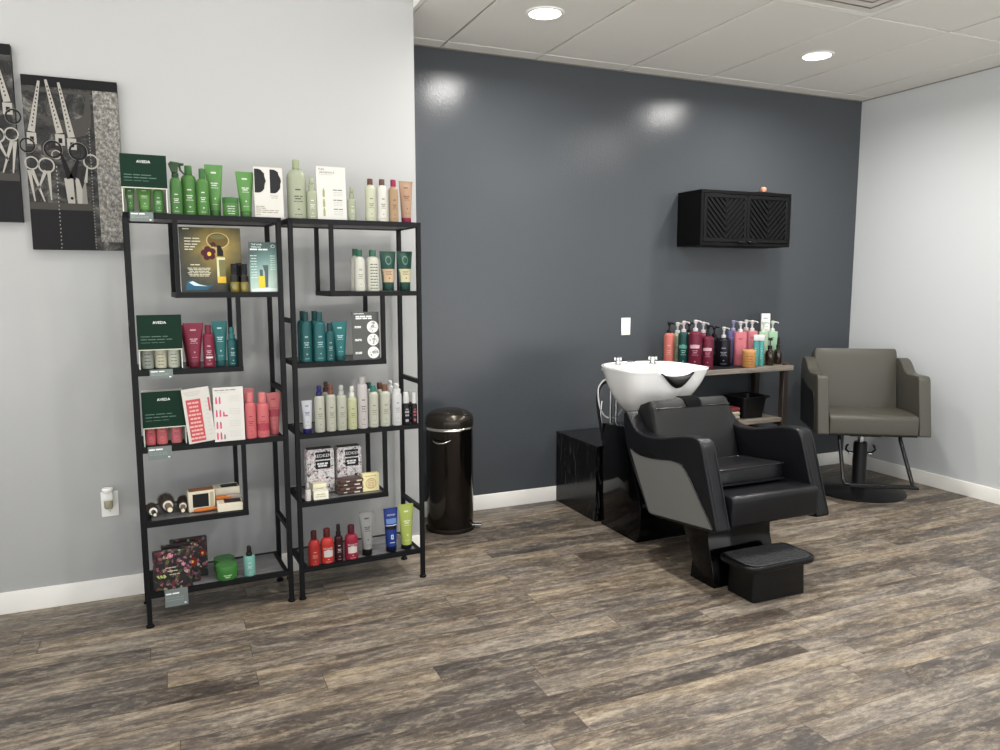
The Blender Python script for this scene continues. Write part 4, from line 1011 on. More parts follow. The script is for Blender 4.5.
    ('C2', 'spray', 0.7816, 0.1072, 0.0448, 0.2155, {'b': '#c2c4b2', 'k': '#5a3a30', 'pr': '#8f9283', 'ch': 0.22, 'fl': 1}, 'pump_spray_bottle', 'spray bottle', 'styling sprays in the long row', 'brown nozzle spray bottle in the back row behind the rust nozzle one'),
    ('C2', 'spray', 0.8306, 0.0273, 0.047, 0.2059, {'b': '#bfc1ae', 'k': '#b9bab4', 'pr': '#8f9283', 'ch': 0.22, 'fl': 1}, 'pump_spray_bottle', 'spray bottle', 'styling sprays in the long row', 'beige spray bottle with clear grey nozzle'),
    ('C2', 'spray', 0.8799, 0.0258, 0.0438, 0.1984, {'b': '#c8cb9a', 'k': '#e6e6dc', 'pr': '#8d9a58', 'ch': 0.26, 'fl': 1}, 'pump_spray_bottle', 'spray bottle', 'styling sprays in the long row', 'yellow green spray bottle with white nozzle'),
    ('C2', 'can', 0.9292, 0.0277, 0.0478, 0.239, {'b': '#cfc9c6', 'k': '#b8b4b0', 'pr': '#8a7f7c'}, 'hairspray_can', 'can', 'styling sprays in the long row', 'tallest white hairspray can in the long row'),
    ('C2', 'bottle', 0.9807, 0.0275, 0.0474, 0.1941, {'b': '#c2c4b2', 'k': '#2c8074', 'pr': '#8f9283', 'ch': 0.14, 'cw': 0.55}, 'shampoo_bottle', 'bottle', 'styling sprays in the long row', 'beige bottle with teal green cap, front row'),
    ('C2', 'bottle', 0.9846, 0.1067, 0.0437, 0.1985, {'b': '#c2c4b2', 'k': '#2a5f58', 'pr': '#8f9283', 'ch': 0.14, 'cw': 0.55}, 'shampoo_bottle', 'bottle', 'styling sprays in the long row', 'teal capped bottle in the back row beside the hairspray can'),
    ('C2', 'bottle', 1.0369, 0.0287, 0.0497, 0.1952, {'b': '#c2c4b2', 'k': '#7a5038', 'pr': '#8f9283', 'ch': 0.15, 'cw': 0.55}, 'shampoo_bottle', 'bottle', 'styling sprays in the long row', 'beige bottle with brown cap, front row'),
    ('C2', 'bottle', 1.0381, 0.1074, 0.045, 0.1952, {'b': '#c2c4b2', 'k': '#6a4432', 'pr': '#8f9283', 'ch': 0.15, 'cw': 0.55}, 'shampoo_bottle', 'bottle', 'styling sprays in the long row', 'brown capped bottle in the back row behind the other brown cap'),
    ('C2', 'foam', 1.0939, 0.0277, 0.0478, 0.1965, {'b': '#d6d6d4', 'k': '#e2e2e0', 'pr': '#9a9ca6'}, 'foam_pump_bottle', 'bottle', 'styling sprays in the long row', 'white bottle with white pump top beside the small black sprays'),
    ('C2', 'foam', 1.0878, 0.1061, 0.0425, 0.202, {'b': '#d2d2d0', 'k': '#dcdcda', 'pr': '#9a9ca6'}, 'foam_pump_bottle', 'bottle', 'styling sprays in the long row', 'white pump bottle in the back row behind the brown caps'),
    ('C2', 'mini', 1.139, 0.024, 0.0402, 0.1537, {'b': '#17151a', 'k': '#dfdfdb', 'pr': '#b8b4b4'}, 'travel_spray', 'spray bottle', 'small black sprays at the end of the row', 'small black spray with white cap nearer the white pump bottle'),
    ('C2', 'mini', 1.1776, 0.019, 0.0301, 0.1494, {'b': '#17151a', 'k': '#dfdfdb', 'pr': '#c05a66'}, 'travel_spray', 'spray bottle', 'small black sprays at the end of the row', 'small black spray with white cap and reddish print beside the post'),
    ('C2', 'mini', 1.1798, 0.0843, 0.0287, 0.1456, {'b': '#17151a', 'k': '#d5d8cf', 'pr': '#b8b4b4'}, 'travel_spray', 'spray bottle', 'small black sprays at the end of the row', 'small black spray behind the other two black ones'),
    ('D2', 'giftbox', 0.7515, 0.1532, 0.1288, 0.2092, {}, 'gift_box', 'box', 'patterned gift boxes', 'black white and pink patterned gift box next to the shelf post'),
    ('D2', 'giftbox', 0.8907, 0.1579, 0.1178, 0.2064, {}, 'gift_box', 'box', 'patterned gift boxes', 'black white and pink patterned gift box behind the brown packets'),
    ('D2', 'creambox', 0.9688, 0.0696, 0.0802, 0.0832, {}, 'cream_box', 'box', None, 'cream yellow box with a round motif on the shelf end'),
    ('G2', 'bottle', 0.6871, 0.0273, 0.0531, 0.1583, {'b': '#b8241f', 'k': '#4a1216', 'pr': '#e0a890', 'ch': 0.24, 'cw': 0.5, 'sh': 0.2}, 'shampoo_bottle', 'bottle', 'row of products on the bottom shelf', 'red bottle with dark maroon cap beside the shelf post'),
    ('G2', 'bottle', 0.7475, 0.0307, 0.06, 0.16, {'b': '#d02b1f', 'k': '#641217', 'pr': '#f0e6e0', 'ch': 0.24, 'cw': 0.5, 'sh': 0.2, 'lab': 1, 'brand': 1}, 'shampoo_bottle', 'bottle', 'row of products on the bottom shelf', 'orange red bottle with white label square'),
    ('G2', 'spray', 0.8007, 0.0283, 0.0388, 0.1742, {'b': '#3a1118', 'k': '#20080c', 'pr': '#d8c8c8', 'ch': 0.32}, 'fine_mist_spray', 'spray bottle', 'row of products on the bottom shelf', 'slim dark maroon spray between the red bottles'),
    ('G2', 'bottle', 0.8616, 0.0318, 0.0622, 0.1593, {'b': '#a8163a', 'k': '#5a0f22', 'pr': '#f0e6e0', 'ch': 0.24, 'cw': 0.5, 'sh': 0.2, 'lab': 1, 'brand': 1}, 'shampoo_bottle', 'bottle', 'row of products on the bottom shelf', 'crimson bottle with white label square beside the silver tube'),
    ('G2', 'tube', 0.9417, 0.0453, 0.0733, 0.2092, {'b': '#9a9b98', 'k': '#151515', 'pr': '#54565a', 'bw': 0.62, 'ch': 0.15}, 'squeeze_tube', 'tube', 'row of products on the bottom shelf', 'silver grey tube standing on a black cap'),
    ('G2', 'tube', 1.0593, 0.0437, 0.07, 0.2104, {'b': '#173a8c', 'k': '#0c1430', 'pr': '#e6ecf4', 'bw': 0.72, 'ch': 0.13, 'brand': 1}, 'squeeze_tube', 'tube', 'row of products on the bottom shelf', 'deep blue tube beside the lime one'),
    ('G2', 'tube', 1.1379, 0.0467, 0.0762, 0.2187, {'b': '#b4c44e', 'k': '#16172a', 'pr': '#eef2c8', 'bw': 0.68, 'ch': 0.1}, 'squeeze_tube', 'tube', 'row of products on the bottom shelf', 'lime green tube at the end of the bottom shelf'),
    ('G1', 'mistbottle', 0.4035, 0.0328, 0.048, 0.1317, {'b': '#7fc4b4', 'k': '#161616', 'pr': '#e4f4f0'}, 'fine_mist_spray', 'spray bottle', None, 'mint green spray bottle with black cap on the bottom shelf'),
    ('G1', 'tin', 0.3096, 0.0495, 0.0922, 0.06, {'b': '#3f8a34'}, 'round_tin', 'tin', 'round green tins', 'round green tin at the front edge of the bottom shelf'),
    ('G1', 'tin', 0.3112, 0.1494, 0.0899, 0.0561, {'b': '#3a7d33'}, 'round_tin', 'tin', 'round green tins', 'round green tin standing behind the other green tin'),
    ('TB', 'pump', 3.0831, 4.22, 0.0697, 0.307, {'b': '#e4766a', 'k': '#171717', 'pr': '#f0b0a8'}, 'pump_bottle', 'bottle', 'salon bottles on the wood table', 'salmon pump bottle with black pump beside the wash bowl'),
    ('TB', 'pump', 3.1973, 4.285, 0.063, 0.298, {'b': '#b5c096', 'k': '#e4e6e0', 'pr': '#dfe6cf'}, 'pump_bottle', 'bottle', 'salon bottles on the wood table', 'pale green pump bottle with white pump behind the dark teal one'),
    ('TB', 'pump', 3.139, 4.14, 0.0706, 0.3162, {'b': '#0f4a48', 'k': '#e8d8dc', 'pr': '#9fd4cc', 'bar': '#58b09c'}, 'pump_bottle', 'bottle', 'salon bottles on the wood table', 'dark teal pump bottle with a light green stripe'),
    ('TB', 'pump', 3.2682, 4.25, 0.0726, 0.3014, {'b': '#cfd4c0', 'k': '#1a1a1c', 'pr': '#9aa090'}, 'pump_bottle', 'bottle', 'salon bottles on the wood table', 'pale bottle with black pump in the back row between teal and maroon'),
    ('TB', 'pump', 3.1798, 4.07, 0.0823, 0.3251, {'b': '#7a1838', 'k': '#e6e2e4', 'pr': '#c88898', 'bar': '#e8b8c4'}, 'pump_bottle', 'bottle', 'salon bottles on the wood table', 'maroon pump bottle with white pump and pink stripe'),
    ('TB', 'pump', 3.2667, 4.05, 0.0741, 0.2914, {'b': '#7a1838', 'k': '#151316', 'pr': '#c88898', 'bar': '#e8b8c4'}, 'pump_bottle', 'bottle', 'salon bottles on the wood table', 'maroon pump bottle with black pump and pink stripe'),
    ('TB', 'pump', 3.3779, 4.24, 0.0728, 0.2995, {'b': '#8c2444', 'k': '#e6e2e4', 'pr': '#c88898'}, 'pump_bottle', 'bottle', 'salon bottles on the wood table', 'maroon bottle with white pump in the back row'),
    ('TB', 'pump', 3.4728, 4.24, 0.0731, 0.2697, {'b': '#121216', 'k': '#15151a', 'pr': '#55555c'}, 'pump_bottle', 'bottle', 'salon bottles on the wood table', 'black bottle with black pump at the back of the table'),
    ('TB', 'pump', 3.4802, 4.15, 0.0985, 0.2675, {'b': '#15121c', 'k': '#dcdce0', 'pr': '#9a9aa4', 'cw': 0.4}, 'pump_bottle', 'bottle', 'salon bottles on the wood table', 'wide black pump bottle with white pump and grey print'),
    ('TB', 'pump', 3.6365, 4.24, 0.0735, 0.3006, {'b': '#7673b4', 'k': '#a6a4cc', 'pr': '#c8b43c', 'sq': 1}, 'pump_bottle', 'bottle', 'salon bottles on the wood table', 'lavender purple pump bottle behind the pink ones'),
    ('TB', 'pump', 3.6228, 4.15, 0.0852, 0.2983, {'b': '#dc7480', 'k': '#ece8e6', 'pr': '#a8404e', 'sq': 1}, 'pump_bottle', 'bottle', 'salon bottles on the wood table', 'square pink pump bottle in the front row above the orange jar'),
    ('TB', 'pump', 3.76, 4.19, 0.0743, 0.3002, {'b': '#e07c86', 'k': '#ece8e6', 'pr': '#a8404e', 'sq': 1}, 'pump_bottle', 'bottle', 'salon bottles on the wood table', 'square pink pump bottle between its pink neighbour and the aqua one'),
    ('TB', 'pump', 3.7782, 4.27, 0.0742, 0.2997, {'b': '#dc7886', 'k': '#ece8e6', 'pr': '#a8404e', 'sq': 1}, 'pump_bottle', 'bottle', 'salon bottles on the wood table', 'pink pump bottle at the back against the wall'),
    ('TB', 'jar', 3.5986, 4.03, 0.0897, 0.116, {'b': '#e09a4c', 'k': '#e8aa60', 'pr': '#9a6424', 'lh': 0.14}, 'cream_jar', 'jar', 'salon bottles on the wood table', 'orange jar in front of the pink bottles'),
    ('TB', 'pair', 3.705, 4.06, 0.073, 0.2122, {'b': '#4fb4b0', 'k': '#e8eeee', 'pr': '#c8f0ec'}, 'twin_bottle', 'bottle', 'salon bottles on the wood table', 'aqua twin bottle with white cap beside the orange jar'),
    ('TB', 'pump', 3.8255, 4.15, 0.0626, 0.2937, {'b': '#b4d4b0', 'k': '#d8e6d4', 'pr': '#789a78', 'sq': 1}, 'pump_bottle', 'bottle', 'salon bottles on the wood table', 'mint green pump bottle behind the aqua twin bottle'),
    ('TB', 'pump', 3.9258, 4.17, 0.0691, 0.294, {'b': '#aad6b0', 'k': '#dfeadc', 'pr': '#6a8e70', 'sq': 1}, 'pump_bottle', 'bottle', 'salon bottles on the wood table', 'mint green pump bottle behind the brown droppers'),
    ('TB', 'whitebox', 3.9505, 4.27, 0.059, 0.3439, {}, 'product_box', 'box', None, 'tall white box at the back of the wood table'),
    ('TB', 'dropper', 3.807, 4.06, 0.0596, 0.1886, {'b': '#241a12'}, 'dropper_bottle', 'bottle', 'salon bottles on the wood table', 'small dark brown dropper bottle beside the aqua twin bottle'),
    ('TB', 'dropper', 3.9085, 4.09, 0.0523, 0.1904, {'b': '#20170f'}, 'dropper_bottle', 'bottle', 'salon bottles on the wood table', 'small dark brown dropper bottle nearest the table end'),
]

for i, (su, kind, x, y, w_, h_, par, nm, cat, grp, lab) in enumerate(PRODUCTS):
    if su == 'TB': loc, rz = (x, y, TOPZ + .0015), math.radians(-34)
    else:
        loc, rz = at(x, y, SZ[su[0]] + (.0046 if nm.startswith('mini_') else .0005)), TH
        if kind == 'sign': loc = at(x, -.0035, par['zt'])
    t = thing(nm, lab, cat, loc, rz, grp)
    if kind in KIND: KIND[kind](t, w_, h_, par, i)
    else:
        par['lean'] = LEAN.get(kind, 0)
        CARD[kind](t, w_, h_, par)
        if kind in LEAN: lean(t, LEAN[kind])
# ------------------------------------------------------------------ brushes and boxes on the shelves
def round_brush(s, d, rb, L, ang, label, white=False):
    """lies on the shelf, handle to the viewer"""
    t = thing('round_brush', label, 'hair brush', at(s, d, SZ['D'] + .001), TH + math.radians(ang), 'round brushes on the hanging shelf')
    Mx = Matrix.Translation((0, 0, rb)) @ Matrix.Rotation(PI / 2, 4, 'X')        # local z of the lathe -> -y
    MB().lathe([(0, -L * .5), (rb * .62, -L * .5), (rb * .62, 0), (0, 0)], 24, M=Mx).build('barrel', mat('#4a4038', .4, .4), t)
    s_ = NT('bristle'); n = s_.noise(s_.co, 420, 2); br = s_.out(s_.ramp(n, [(.4, '#191310'), (.6, '#4a3b2d')]), .7)
    m = MB(); rnd = random.Random(int(s * 999))
    for k in range(13):
        for j in range(22):
            a = 2 * PI * (j + .5 * (k % 2)) / 22; z = -L * .49 + k * L * .48 / 12
            c, si = math.cos(a), math.sin(a); r1 = rb * rnd.uniform(.93, 1.0)
            p = [(rb * .6 * c - .0012 * si, rb * .6 * si + .0012 * c, z), (rb * .6 * c + .0012 * si, rb * .6 * si - .0012 * c, z), (r1 * c, r1 * si, z + .001), (rb * .6 * c, rb * .6 * si, z + .003)]
            m.add(p, [(0, 1, 2), (0, 2, 3), (1, 3, 2), (0, 3, 1)], 0, Mx)
    b = m.build('bristles', br, t); b['kind'] = 'stuff'
    MB().lathe([(0, .0), (rb * .45, 0), (rb * .42, L * .05), (rb * .30, L * .10), (rb * .38, L * .2), (rb * .34, L * .36), (rb * .22, L * .42), (0, L * .425)], 22, M=Mx).build('handle', mat('#6e5b4a' if not white else '#20241c', .4), t)
    MB().lathe([(0, L * .41), (rb * .25, L * .41), (rb * .25, L * .44), (0, L * .44)], 18, M=Mx).build('end_cap', mat('#d9d3b8', .4), t)
    if white: MB().lathe([(0, .006), (rb * .66, .006), (rb * .66, .012), (0, .012)], 24, M=Matrix.Translation((0, -.0, 0)) @ Mx).build('round_tag', mat('#e6e4da', .5), t)
    else:
        MB().lathe([(0, L * .04), (rb * .52, L * .04), (rb * .52, L * .085), (0, L * .085)], 22, M=Mx).build('paper_band', mat('#ddd9d0', .5), t)
round_brush(.032, .085, .024, .15, 4, 'small dark green round brush with a white disc end beside the shelf post', True)
round_brush(.090, .105, .038, .20, 3, 'biggest brown round brush with white paper band on the hanging shelf')
round_brush(.150, .100, .028, .19, -4, 'brown round brush next to the boxed paddle brush')

def brush_box(s, d, w, dp, h, rz, z, label, style):
    t = thing('brush_box', label, 'box', at(s, d, z), TH + math.radians(rz), 'boxed paddle brushes')
    card = mat('#cfc8b4', .5); wood_ = mat('#b5662c', .4); blk = mat('#141416', .4)
    if style == 0:      # stands upright, window in front, handle lies along the foot
        MB().box(-w / 2, w / 2, -dp / 2, dp / 2, 0, h, 0, .002, 1).quad(-w * .34, w * .26, h * .22, h * .86, -dp / 2 - .0006, 1).quad(w * .31, w * .45, h * .2, h * .9, -dp / 2 - .0006, 2).build('carton', [card, blk, mat('#a79c80', .5)], t)
        MB().lathe([(0, -w * .40), (.006, -w * .40), (.0085, -w * .2), (.008, w * .3), (.006, w * .48), (0, w * .5)], 16, M=Matrix.Translation((.008, -dp / 2 - .012, .010)) @ Matrix.Rotation(PI / 2, 4, 'Y')).build('brush_handle', wood_, t)
        MB().box(-w * .46, w * .46, -dp / 2, dp / 2, h, h + .004, 0, .001, 1).build('lid', mat('#7c4d2c', .5), t)
    else:               # lies flat, black window on top, wooden handle sticks out at the side
        MB().box(-w / 2, w / 2, -dp / 2, dp / 2, 0, h, 0, .002, 1).build('carton', card, t)
        MB().box(-w * .22, w * .44, -dp * .40, dp * .20, h, h + .003, 0, .002, 1).build('window', blk, t)
        if style == 1:
            MB().lathe([(0, -.022), (.007, -.022), (.0095, -.01), (.009, .04), (.006, .062), (0, .064)], 16, M=Matrix.Translation((-w * .30, dp * .31, h + .0098)) @ Matrix.Rotation(PI / 2, 4, 'Y')).build('brush_handle', wood_, t)
            MB().box(-w * .1, w * .46, dp * .22, dp * .45, h, h + .020, 0, .004, 2).build('clear_sleeve', mat('#9a8f88', .2), t)
    return t
brush_box(.2235, .095, .108, .045, .090, 2, SZ['D'] + .0005, 'upright cream box with a black window and orange wooden handle', 0)
brush_box(.335, .062, .104, .090, .036, -3, SZ['D'] + .0005, 'flat cream box with an orange wooden handle, lower of two', 1)
brush_box(.335, .165, .104, .080, .078, 2, SZ['D'] + .0005, 'taller cream box with black top standing behind the flat one', 2)

def floral_box(s, d, w, h, label, seed, rz=0):
    t = thing('floral_box', label, 'box', at(s, d, SZ['G'] + .0005), TH + math.radians(rz), 'dark floral gift boxes')
    st = NT('floral_paper'); v = st.mapping((1, 1, 1), (seed * .7, seed * .3, seed * 1.1))
    vo = st.n('ShaderNodeTexVoronoi'); vo.inputs['Scale'].default_value = 85; st.link(v, vo.inputs['Vector'])
    sp = st.n('ShaderNodeSeparateColor'); st.link(vo.outputs['Color'], sp.inputs[0])
    petal = st.ramp(sp.outputs[0], [(.0, '#121014'), (.34, '#5c1c28'), (.46, '#171d15'), (.62, '#8a5a66'), (.70, '#131115'), (.86, '#4f5832'), (.94, '#a5967f')])
    for nd in st.t.nodes:
        if nd.type == 'VALTORGB': nd.color_ramp.interpolation = 'CONSTANT'
    core = st.ramp(vo.outputs['Distance'], [(.012, 1.0), (.018, 0.0)])
    n2 = st.ramp(st.noise(v, 120, 4, .7, 1.0), [(.50, 0.0), (.56, .85)])
    c = st.mix(n2, petal, '#17151a'); c = st.mix(core, c, '#c8a848')
    g = st.out(c, .4); dp = .03
    m = MB().box(-w / 2, w / 2, 0, dp, 0, h, 0, .002, 1)
    rnd = random.Random(seed)
    def flower(x, z, r, col, y):
        n = 9
        for k in range(n):
            a = 2 * PI * k / n + rnd.random(); m.disc(x + r * .6 * math.cos(a), z + r * .6 * math.sin(a), r * .34, r * .34, y - .00005 * k, col, 12)
        m.disc(x, z, r * .28, r * .28, y - .0008, 3, 12)
    if seed == 2: flower(w * .30, h * .52, .022, 1, -.0006); flower(w * .02, h * .80, .014, 2, -.0006)
    if seed == 3: flower(w * .36, h * .60, .018, 1, -.0006); flower(-w * .1, h * .86, .012, 2, -.0006)
    if seed == 1:
        flower(-w * .05, h * .88, .013, 2, -.0006); flower(w * .28, h * .62, .010, 2, -.0006)
        for k in range(3):
            x = -w * .42 + .012 * k; m.poly([(x, h * .40), (x + .004, h * (.35 - .02 * k)), (x + .014, h * (.31 + .02 * k)), (x + .007, h * .41)], -.0007, 4)
    for k in range(3): m.lines(w * .05 * (k - 1), h * (.56 - .09 * k), w * .28, .004, -.0012, 5, words=3, seed=seed * 5 + k)
    m.build('carton', [g, mat('#7e1c1e', .45), mat('#b5708c', .45), mat('#d2b45a', .45), mat('#a5b26a', .45), mat('#b9b09a', .5)], t)
    return t
floral_box(.092, .012, .150, .168, 'dark floral gift box standing frontmost on the bottom shelf', 1)
floral_box(.128, .062, .150, .172, 'dark floral gift box in the middle of three on the bottom shelf', 2)
floral_box(.165, .112, .150, .176, 'dark floral gift box standing rearmost on the bottom shelf', 3)

def packets():
    col = mat('#4b3a33', .35); pr = mat('#c9bfb4', .5)
    for k in range(4):
        t = thing('brown_packet', ['lowest brown packet in the pile before the gift box', 'second brown packet from the bottom of the pile', 'third brown packet from the bottom of the pile', 'topmost brown packet of the pile before the gift box'][k], 'packet',
                  at(.868 + .005 * (k % 2), .082 - .006 * (k % 2), SZ['D'] + .0005 + .0178 * k), TH + math.radians((-4, 3, -2, 5)[k]), 'brown packets in a pile')
        m = MB().prism([(-.056, .004), (-.05, 0), (.05, 0), (.056, .004), (.056, .012), (.05, .017), (-.05, .017), (-.056, .012)], 'y', -.034, .034, 0, .003, 2)
        m.quad(-.028, -.012, .006, .011, -.0345, 1).quad(.022, .048, .004, .010, -.0345, 1)
        m.build('wrapper', [col, pr], t)
packets()
for k, (s, d, w, dp, h, lab) in enumerate(((.706, .040, .066, .05, .038, 'cream white box at the shelf front, before the brown packets'), (.712, .098, .062, .048, .058, 'cream box standing behind the low white one, beside the silver tube'))):
    t = thing('small_box', lab, 'box', at(s + .02, d, SZ['D'] + .0005), TH + math.radians(-4 + 6 * k), 'small cream boxes')
    MB().box(-w / 2, w / 2, -dp / 2, dp / 2, 0, h, 0, .001, 1).lines(0, h * .6, w * .6, .004, -dp / 2 - .0006, 1, words=2, seed=k).lines(0, h * .35, w * .7, .003, -dp / 2 - .0006, 1, words=3, seed=k + 4).build('carton', [mat('#ddd8bd' if k else '#dfdccb', .5), mat('#a89f80', .5)], t)
t = thing('lip_tube', 'slim silver white tube standing beside the shelf post', 'tube', at(.668, .030, SZ['D'] + .0005), TH)
MB().lathe([(0, 0), (.0125, 0), (.013, .002), (.013, .052), (0, .052)], 22).build('tube_body', mat('#cfcbc6', .3), t)
MB().lathe([(0, .052), (.0118, .052), (.0118, .082), (.0105, .085), (0, .085)], 22).build('cap', mat('#9a9793', .25, .6), t)

# ------------------------------------------------------------------ trash can
def trash_can():
    t = thing('trash_can', 'black chrome pedal trash can with domed lid beside the shelf unit', 'trash can', (1.474, 4.095, 0))
    bc = mat('#3a3632', .14, .95); r = .135
    MB().lathe([(0, 0), (r * 1.06, 0), (r * 1.07, .012), (r * 1.06, .022), (r, .026), (0, .026)], 56).build('base_ring', mat('#35312d', .2, .8), t)
    MB().lathe([(r * .985, .022), (r, .03), (r, .594), (r * .98, .596)], 64).build('body', bc, t)
    MB().lathe([(r * 1.0, .592), (r * 1.045, .594), (r * 1.05, .604), (r * 1.03, .608), (r, .608)], 56).build('lid_band', mat('#cfcac4', .15, 1), t)
    pr = [(r * 1.02, .606), (r * 1.03, .625), (r * 1.03, .645)]
    for k in range(1, 11):
        a = k / 10 * PI / 2; pr.append((r * 1.03 * math.cos(a) ** .72, .645 + .062 * math.sin(a)))
    pr[-1] = (0, .707)
    MB().lathe(pr, 56).build('lid', mat('#3b3732', .24, .75), t)
    M = Matrix.Rotation(math.radians(14), 4, 'Z')
    MB().box(-.026, .026, -.185, -.12, .020, .030, 0, .003, 2, M=Matrix.Rotation(math.radians(62), 4, 'Z')).build('pedal', mat('#c9c6c0', .2, 1), t)
    pts = [Vector((math.sin(a) * (r + .004 + .030 * math.sin(q * PI)), -math.cos(a) * (r + .004 + .030 * math.sin(q * PI)), .545 - .012 * math.sin(q * PI))) for q in [k / 14 for k in range(15)] for a in [math.radians(-62 + 44 * q)]]
    MB().tube(pts, .004, 10).build('carry_handle', mat('#bdb8b2', .2, 1), t)
trash_can()

# ------------------------------------------------------------------ shampoo unit
M_BLK = leather('leather_black', '#0c0d10', .34); M_BLK2 = leather('leather_back', '#171818', .48)
M_GLOSS = mat('#050506', .09, coat=.12, spec=.2); M_CER = mat('#f0f0ee', .08, coat=.5)
CX = 2.52
def smooth_poly(pts, n=5):
    """rounds the corners of a closed polygon; pts: (a, b, radius)"""
    out = []
    N = len(pts)
    for i in range(N):
        p = Vector(pts[i][:2]); r = pts[i][2] if len(pts[i]) > 2 else 0
        if not r: out.append(tuple(p)); continue
        a = Vector(pts[i - 1][:2]) - p; b = Vector(pts[(i + 1) % N][:2]) - p
        la = min(r, a.length * .48); lb = min(r, b.length * .48)
        A = p + a.normalized() * la; B = p + b.normalized() * lb
        for k in range(n + 1):
            q = k / n; out.append(tuple(A * (1 - q) ** 2 + p * 2 * q * (1 - q) + B * q * q))
    return out

def shampoo_unit():
    t = thing('shampoo_chair', 'black and grey salon wash chair joined to a white wash bowl', 'salon chair', (CX, 3.15, 0))
    X0, Y0 = CX, 3.15
    def P(pts): return [(q[0] - Y0,) + tuple(q[1:]) for q in pts]
    arm = smooth_poly(P([(2.600, .322, .02), (2.735, .715, .05), (2.80, .724, .05), (2.90, .708, .10), (3.06, .664, .14), (3.20, .655, .10), (3.285, .685, .06), (3.335, .755, .03), (3.375, .755, .03), (3.376, .68, .1), (3.335, .55, .05), (3.13, .262, .03), (2.90, .285, .1), (2.66, .312, .03)]), 6)
    gp = smooth_poly(P([(3.302, .572, .01), (3.225, .549, .06), (3.09, .557, .1), (2.93, .583, .05), (2.868, .578, .03), (2.812, .532, .05), (2.630, .330, .008), (3.115, .273, .02)]), 5)
    pip = [(q[0], q[1]) for q in gp]
    for s in (-1, 1):
        xo, xi = s * .335, s * .255
        a = MB().prism(arm, 'x', min(xo, xi), max(xo, xi), 0, .014, 4).build('armrest', M_BLK, t)
        xa, xb = s * .333, s * .3385
        g = MB().prism(gp, 'x', min(xa, xb), max(xa, xb), 0, .0015, 1).build('side_panel', leather('leather_grey', '#62625f', .5), t, 'grey side panel')
        MB().tube([(s * .3375, y, z) for y, z in pip], .0028, 6, closed=True).build('piping', M_BLK, g)
        fl = [(2.606, .335), (2.66, .50), (2.715, .655), (2.745, .705), (2.80, .716)]
        MB().tube([(s * .268, y - Y0 - .001, z + .001) for y, z in fl], .0035, 6).build('seam', M_BLK2, a)
        MB().tube([(s * .322, y - Y0 - .001, z + .001) for y, z in fl], .0035, 6).build('seam', M_BLK2, a)
    seat = smooth_poly(P([(2.605, .335, .02), (2.598, .478, .03), (2.75, .470, .2), (3.18, .425, .03), (3.18, .30, .02)]), 5)
    MB().prism(seat, 'x', -.254, .254, 0, .012, 3).build('seat', M_BLK, t)
    # the reclined back: a thick pad, crowned and rounded at the top
    rings = []
    for (y, z, hw, dep) in ((3.10, .40, .250, .09), (3.125, .48, .252, .10), (3.155, .58, .252, .115), (3.185, .67, .252, .14), (3.208, .735, .252, .17), (3.222, .780, .252, .18), (3.236, .804, .250, .165), (3.256, .818, .244, .13)):
        nrm = Vector((0, -.93, .36)); c = Vector((0, y - Y0, z)); n = 44; ring = []
        for k in range(n):
            a = 2 * PI * k / n; ca, sa = math.cos(a), math.sin(a); q = (abs(ca) ** 7 + abs(sa) ** 7) ** (-1 / 7)
            u, v = hw * q * ca, dep / 2 * q * sa
            ring.append(c + Vector((u, 0, 0)) - nrm * (v + dep / 2))
        rings.append(ring)
    b = fix(MB().loft(rings).build('backrest', M_BLK2, t))
    MB().tube([(x, 3.222 - Y0, .778) for x in (-.235, -.1, .1, .235)], .0035, 6).build('seam', M_BLK, b)
    # thin dark piece added for the shaded gap atop the back, below the bowl
    MB().loft([[(-w_, y, z), (w_, y, z), (w_, y - .012, z + .002), (-w_, y - .012, z + .002)] for w_, y, z in ((.046, .076, .778), (.050, .090, .804), (.050, .108, .8165), (.048, .165, .8215))]).build('gap_shade', mat('#060606', .8, spec=.1), t)
    # pedestal under the seat
    ped = [(2.742, 0), (2.748, .06), (2.768, .14), (2.79, .21), (2.795, .31), (3.00, .31), (2.985, .24), (2.93, .16), (2.905, .09), (2.917, 0)]
    ped = [(q[0] - Y0, q[1]) for q in ped]
    MB().prism(ped, 'x', 2.290 - X0, 2.665 - X0, 0, .003, 2).build('pedestal', M_GLOSS, t)
    # gloss cabinet under the bowl
    cab = [(3.795, 0), (3.795, .607), (3.52, .632)] + [(3.52 - .135 * math.sin(PI * k / 12) ** .9, .60 - .60 * k / 12 + .0) for k in range(1, 12)] + [(3.425, 0)]
    cab = [(3.795, 0), (3.795, .607), (3.52, .630), (3.495, .50), (3.468, .39), (3.430, .32), (3.400, .25), (3.386, .18), (3.386, .10), (3.400, .04), (3.425, 0)]
    MB().prism([(q[0] - Y0, q[1]) for q in cab], 'x', -.205, .205, 0, .003, 2).build('base_cabinet', M_GLOSS, t)
    MB().box(-.16, .16, 3.0 - Y0, 3.55 - Y0, .20, .29, 0, .006, 2).build('frame_beam', M_GLOSS, t)
    for x in (-.163, -.125): MB().tube([(x, 3.775 - Y0, .60), (x, 3.775 - Y0, .86)], .010, 14).build('support_post', mat('#a9aaac', .25, 1), t)
    for x in (.10,): MB().tube([(x, 3.72 - Y0, .60), (x, 3.72 - Y0, .72)], .022, 14).build('drain_pipe', mat('#2a2b2c', .4), t)

    # bowl: outer and inner skins over one rim
    n = 72; zr = .953; bc = Vector((0, 3.69 - Y0))
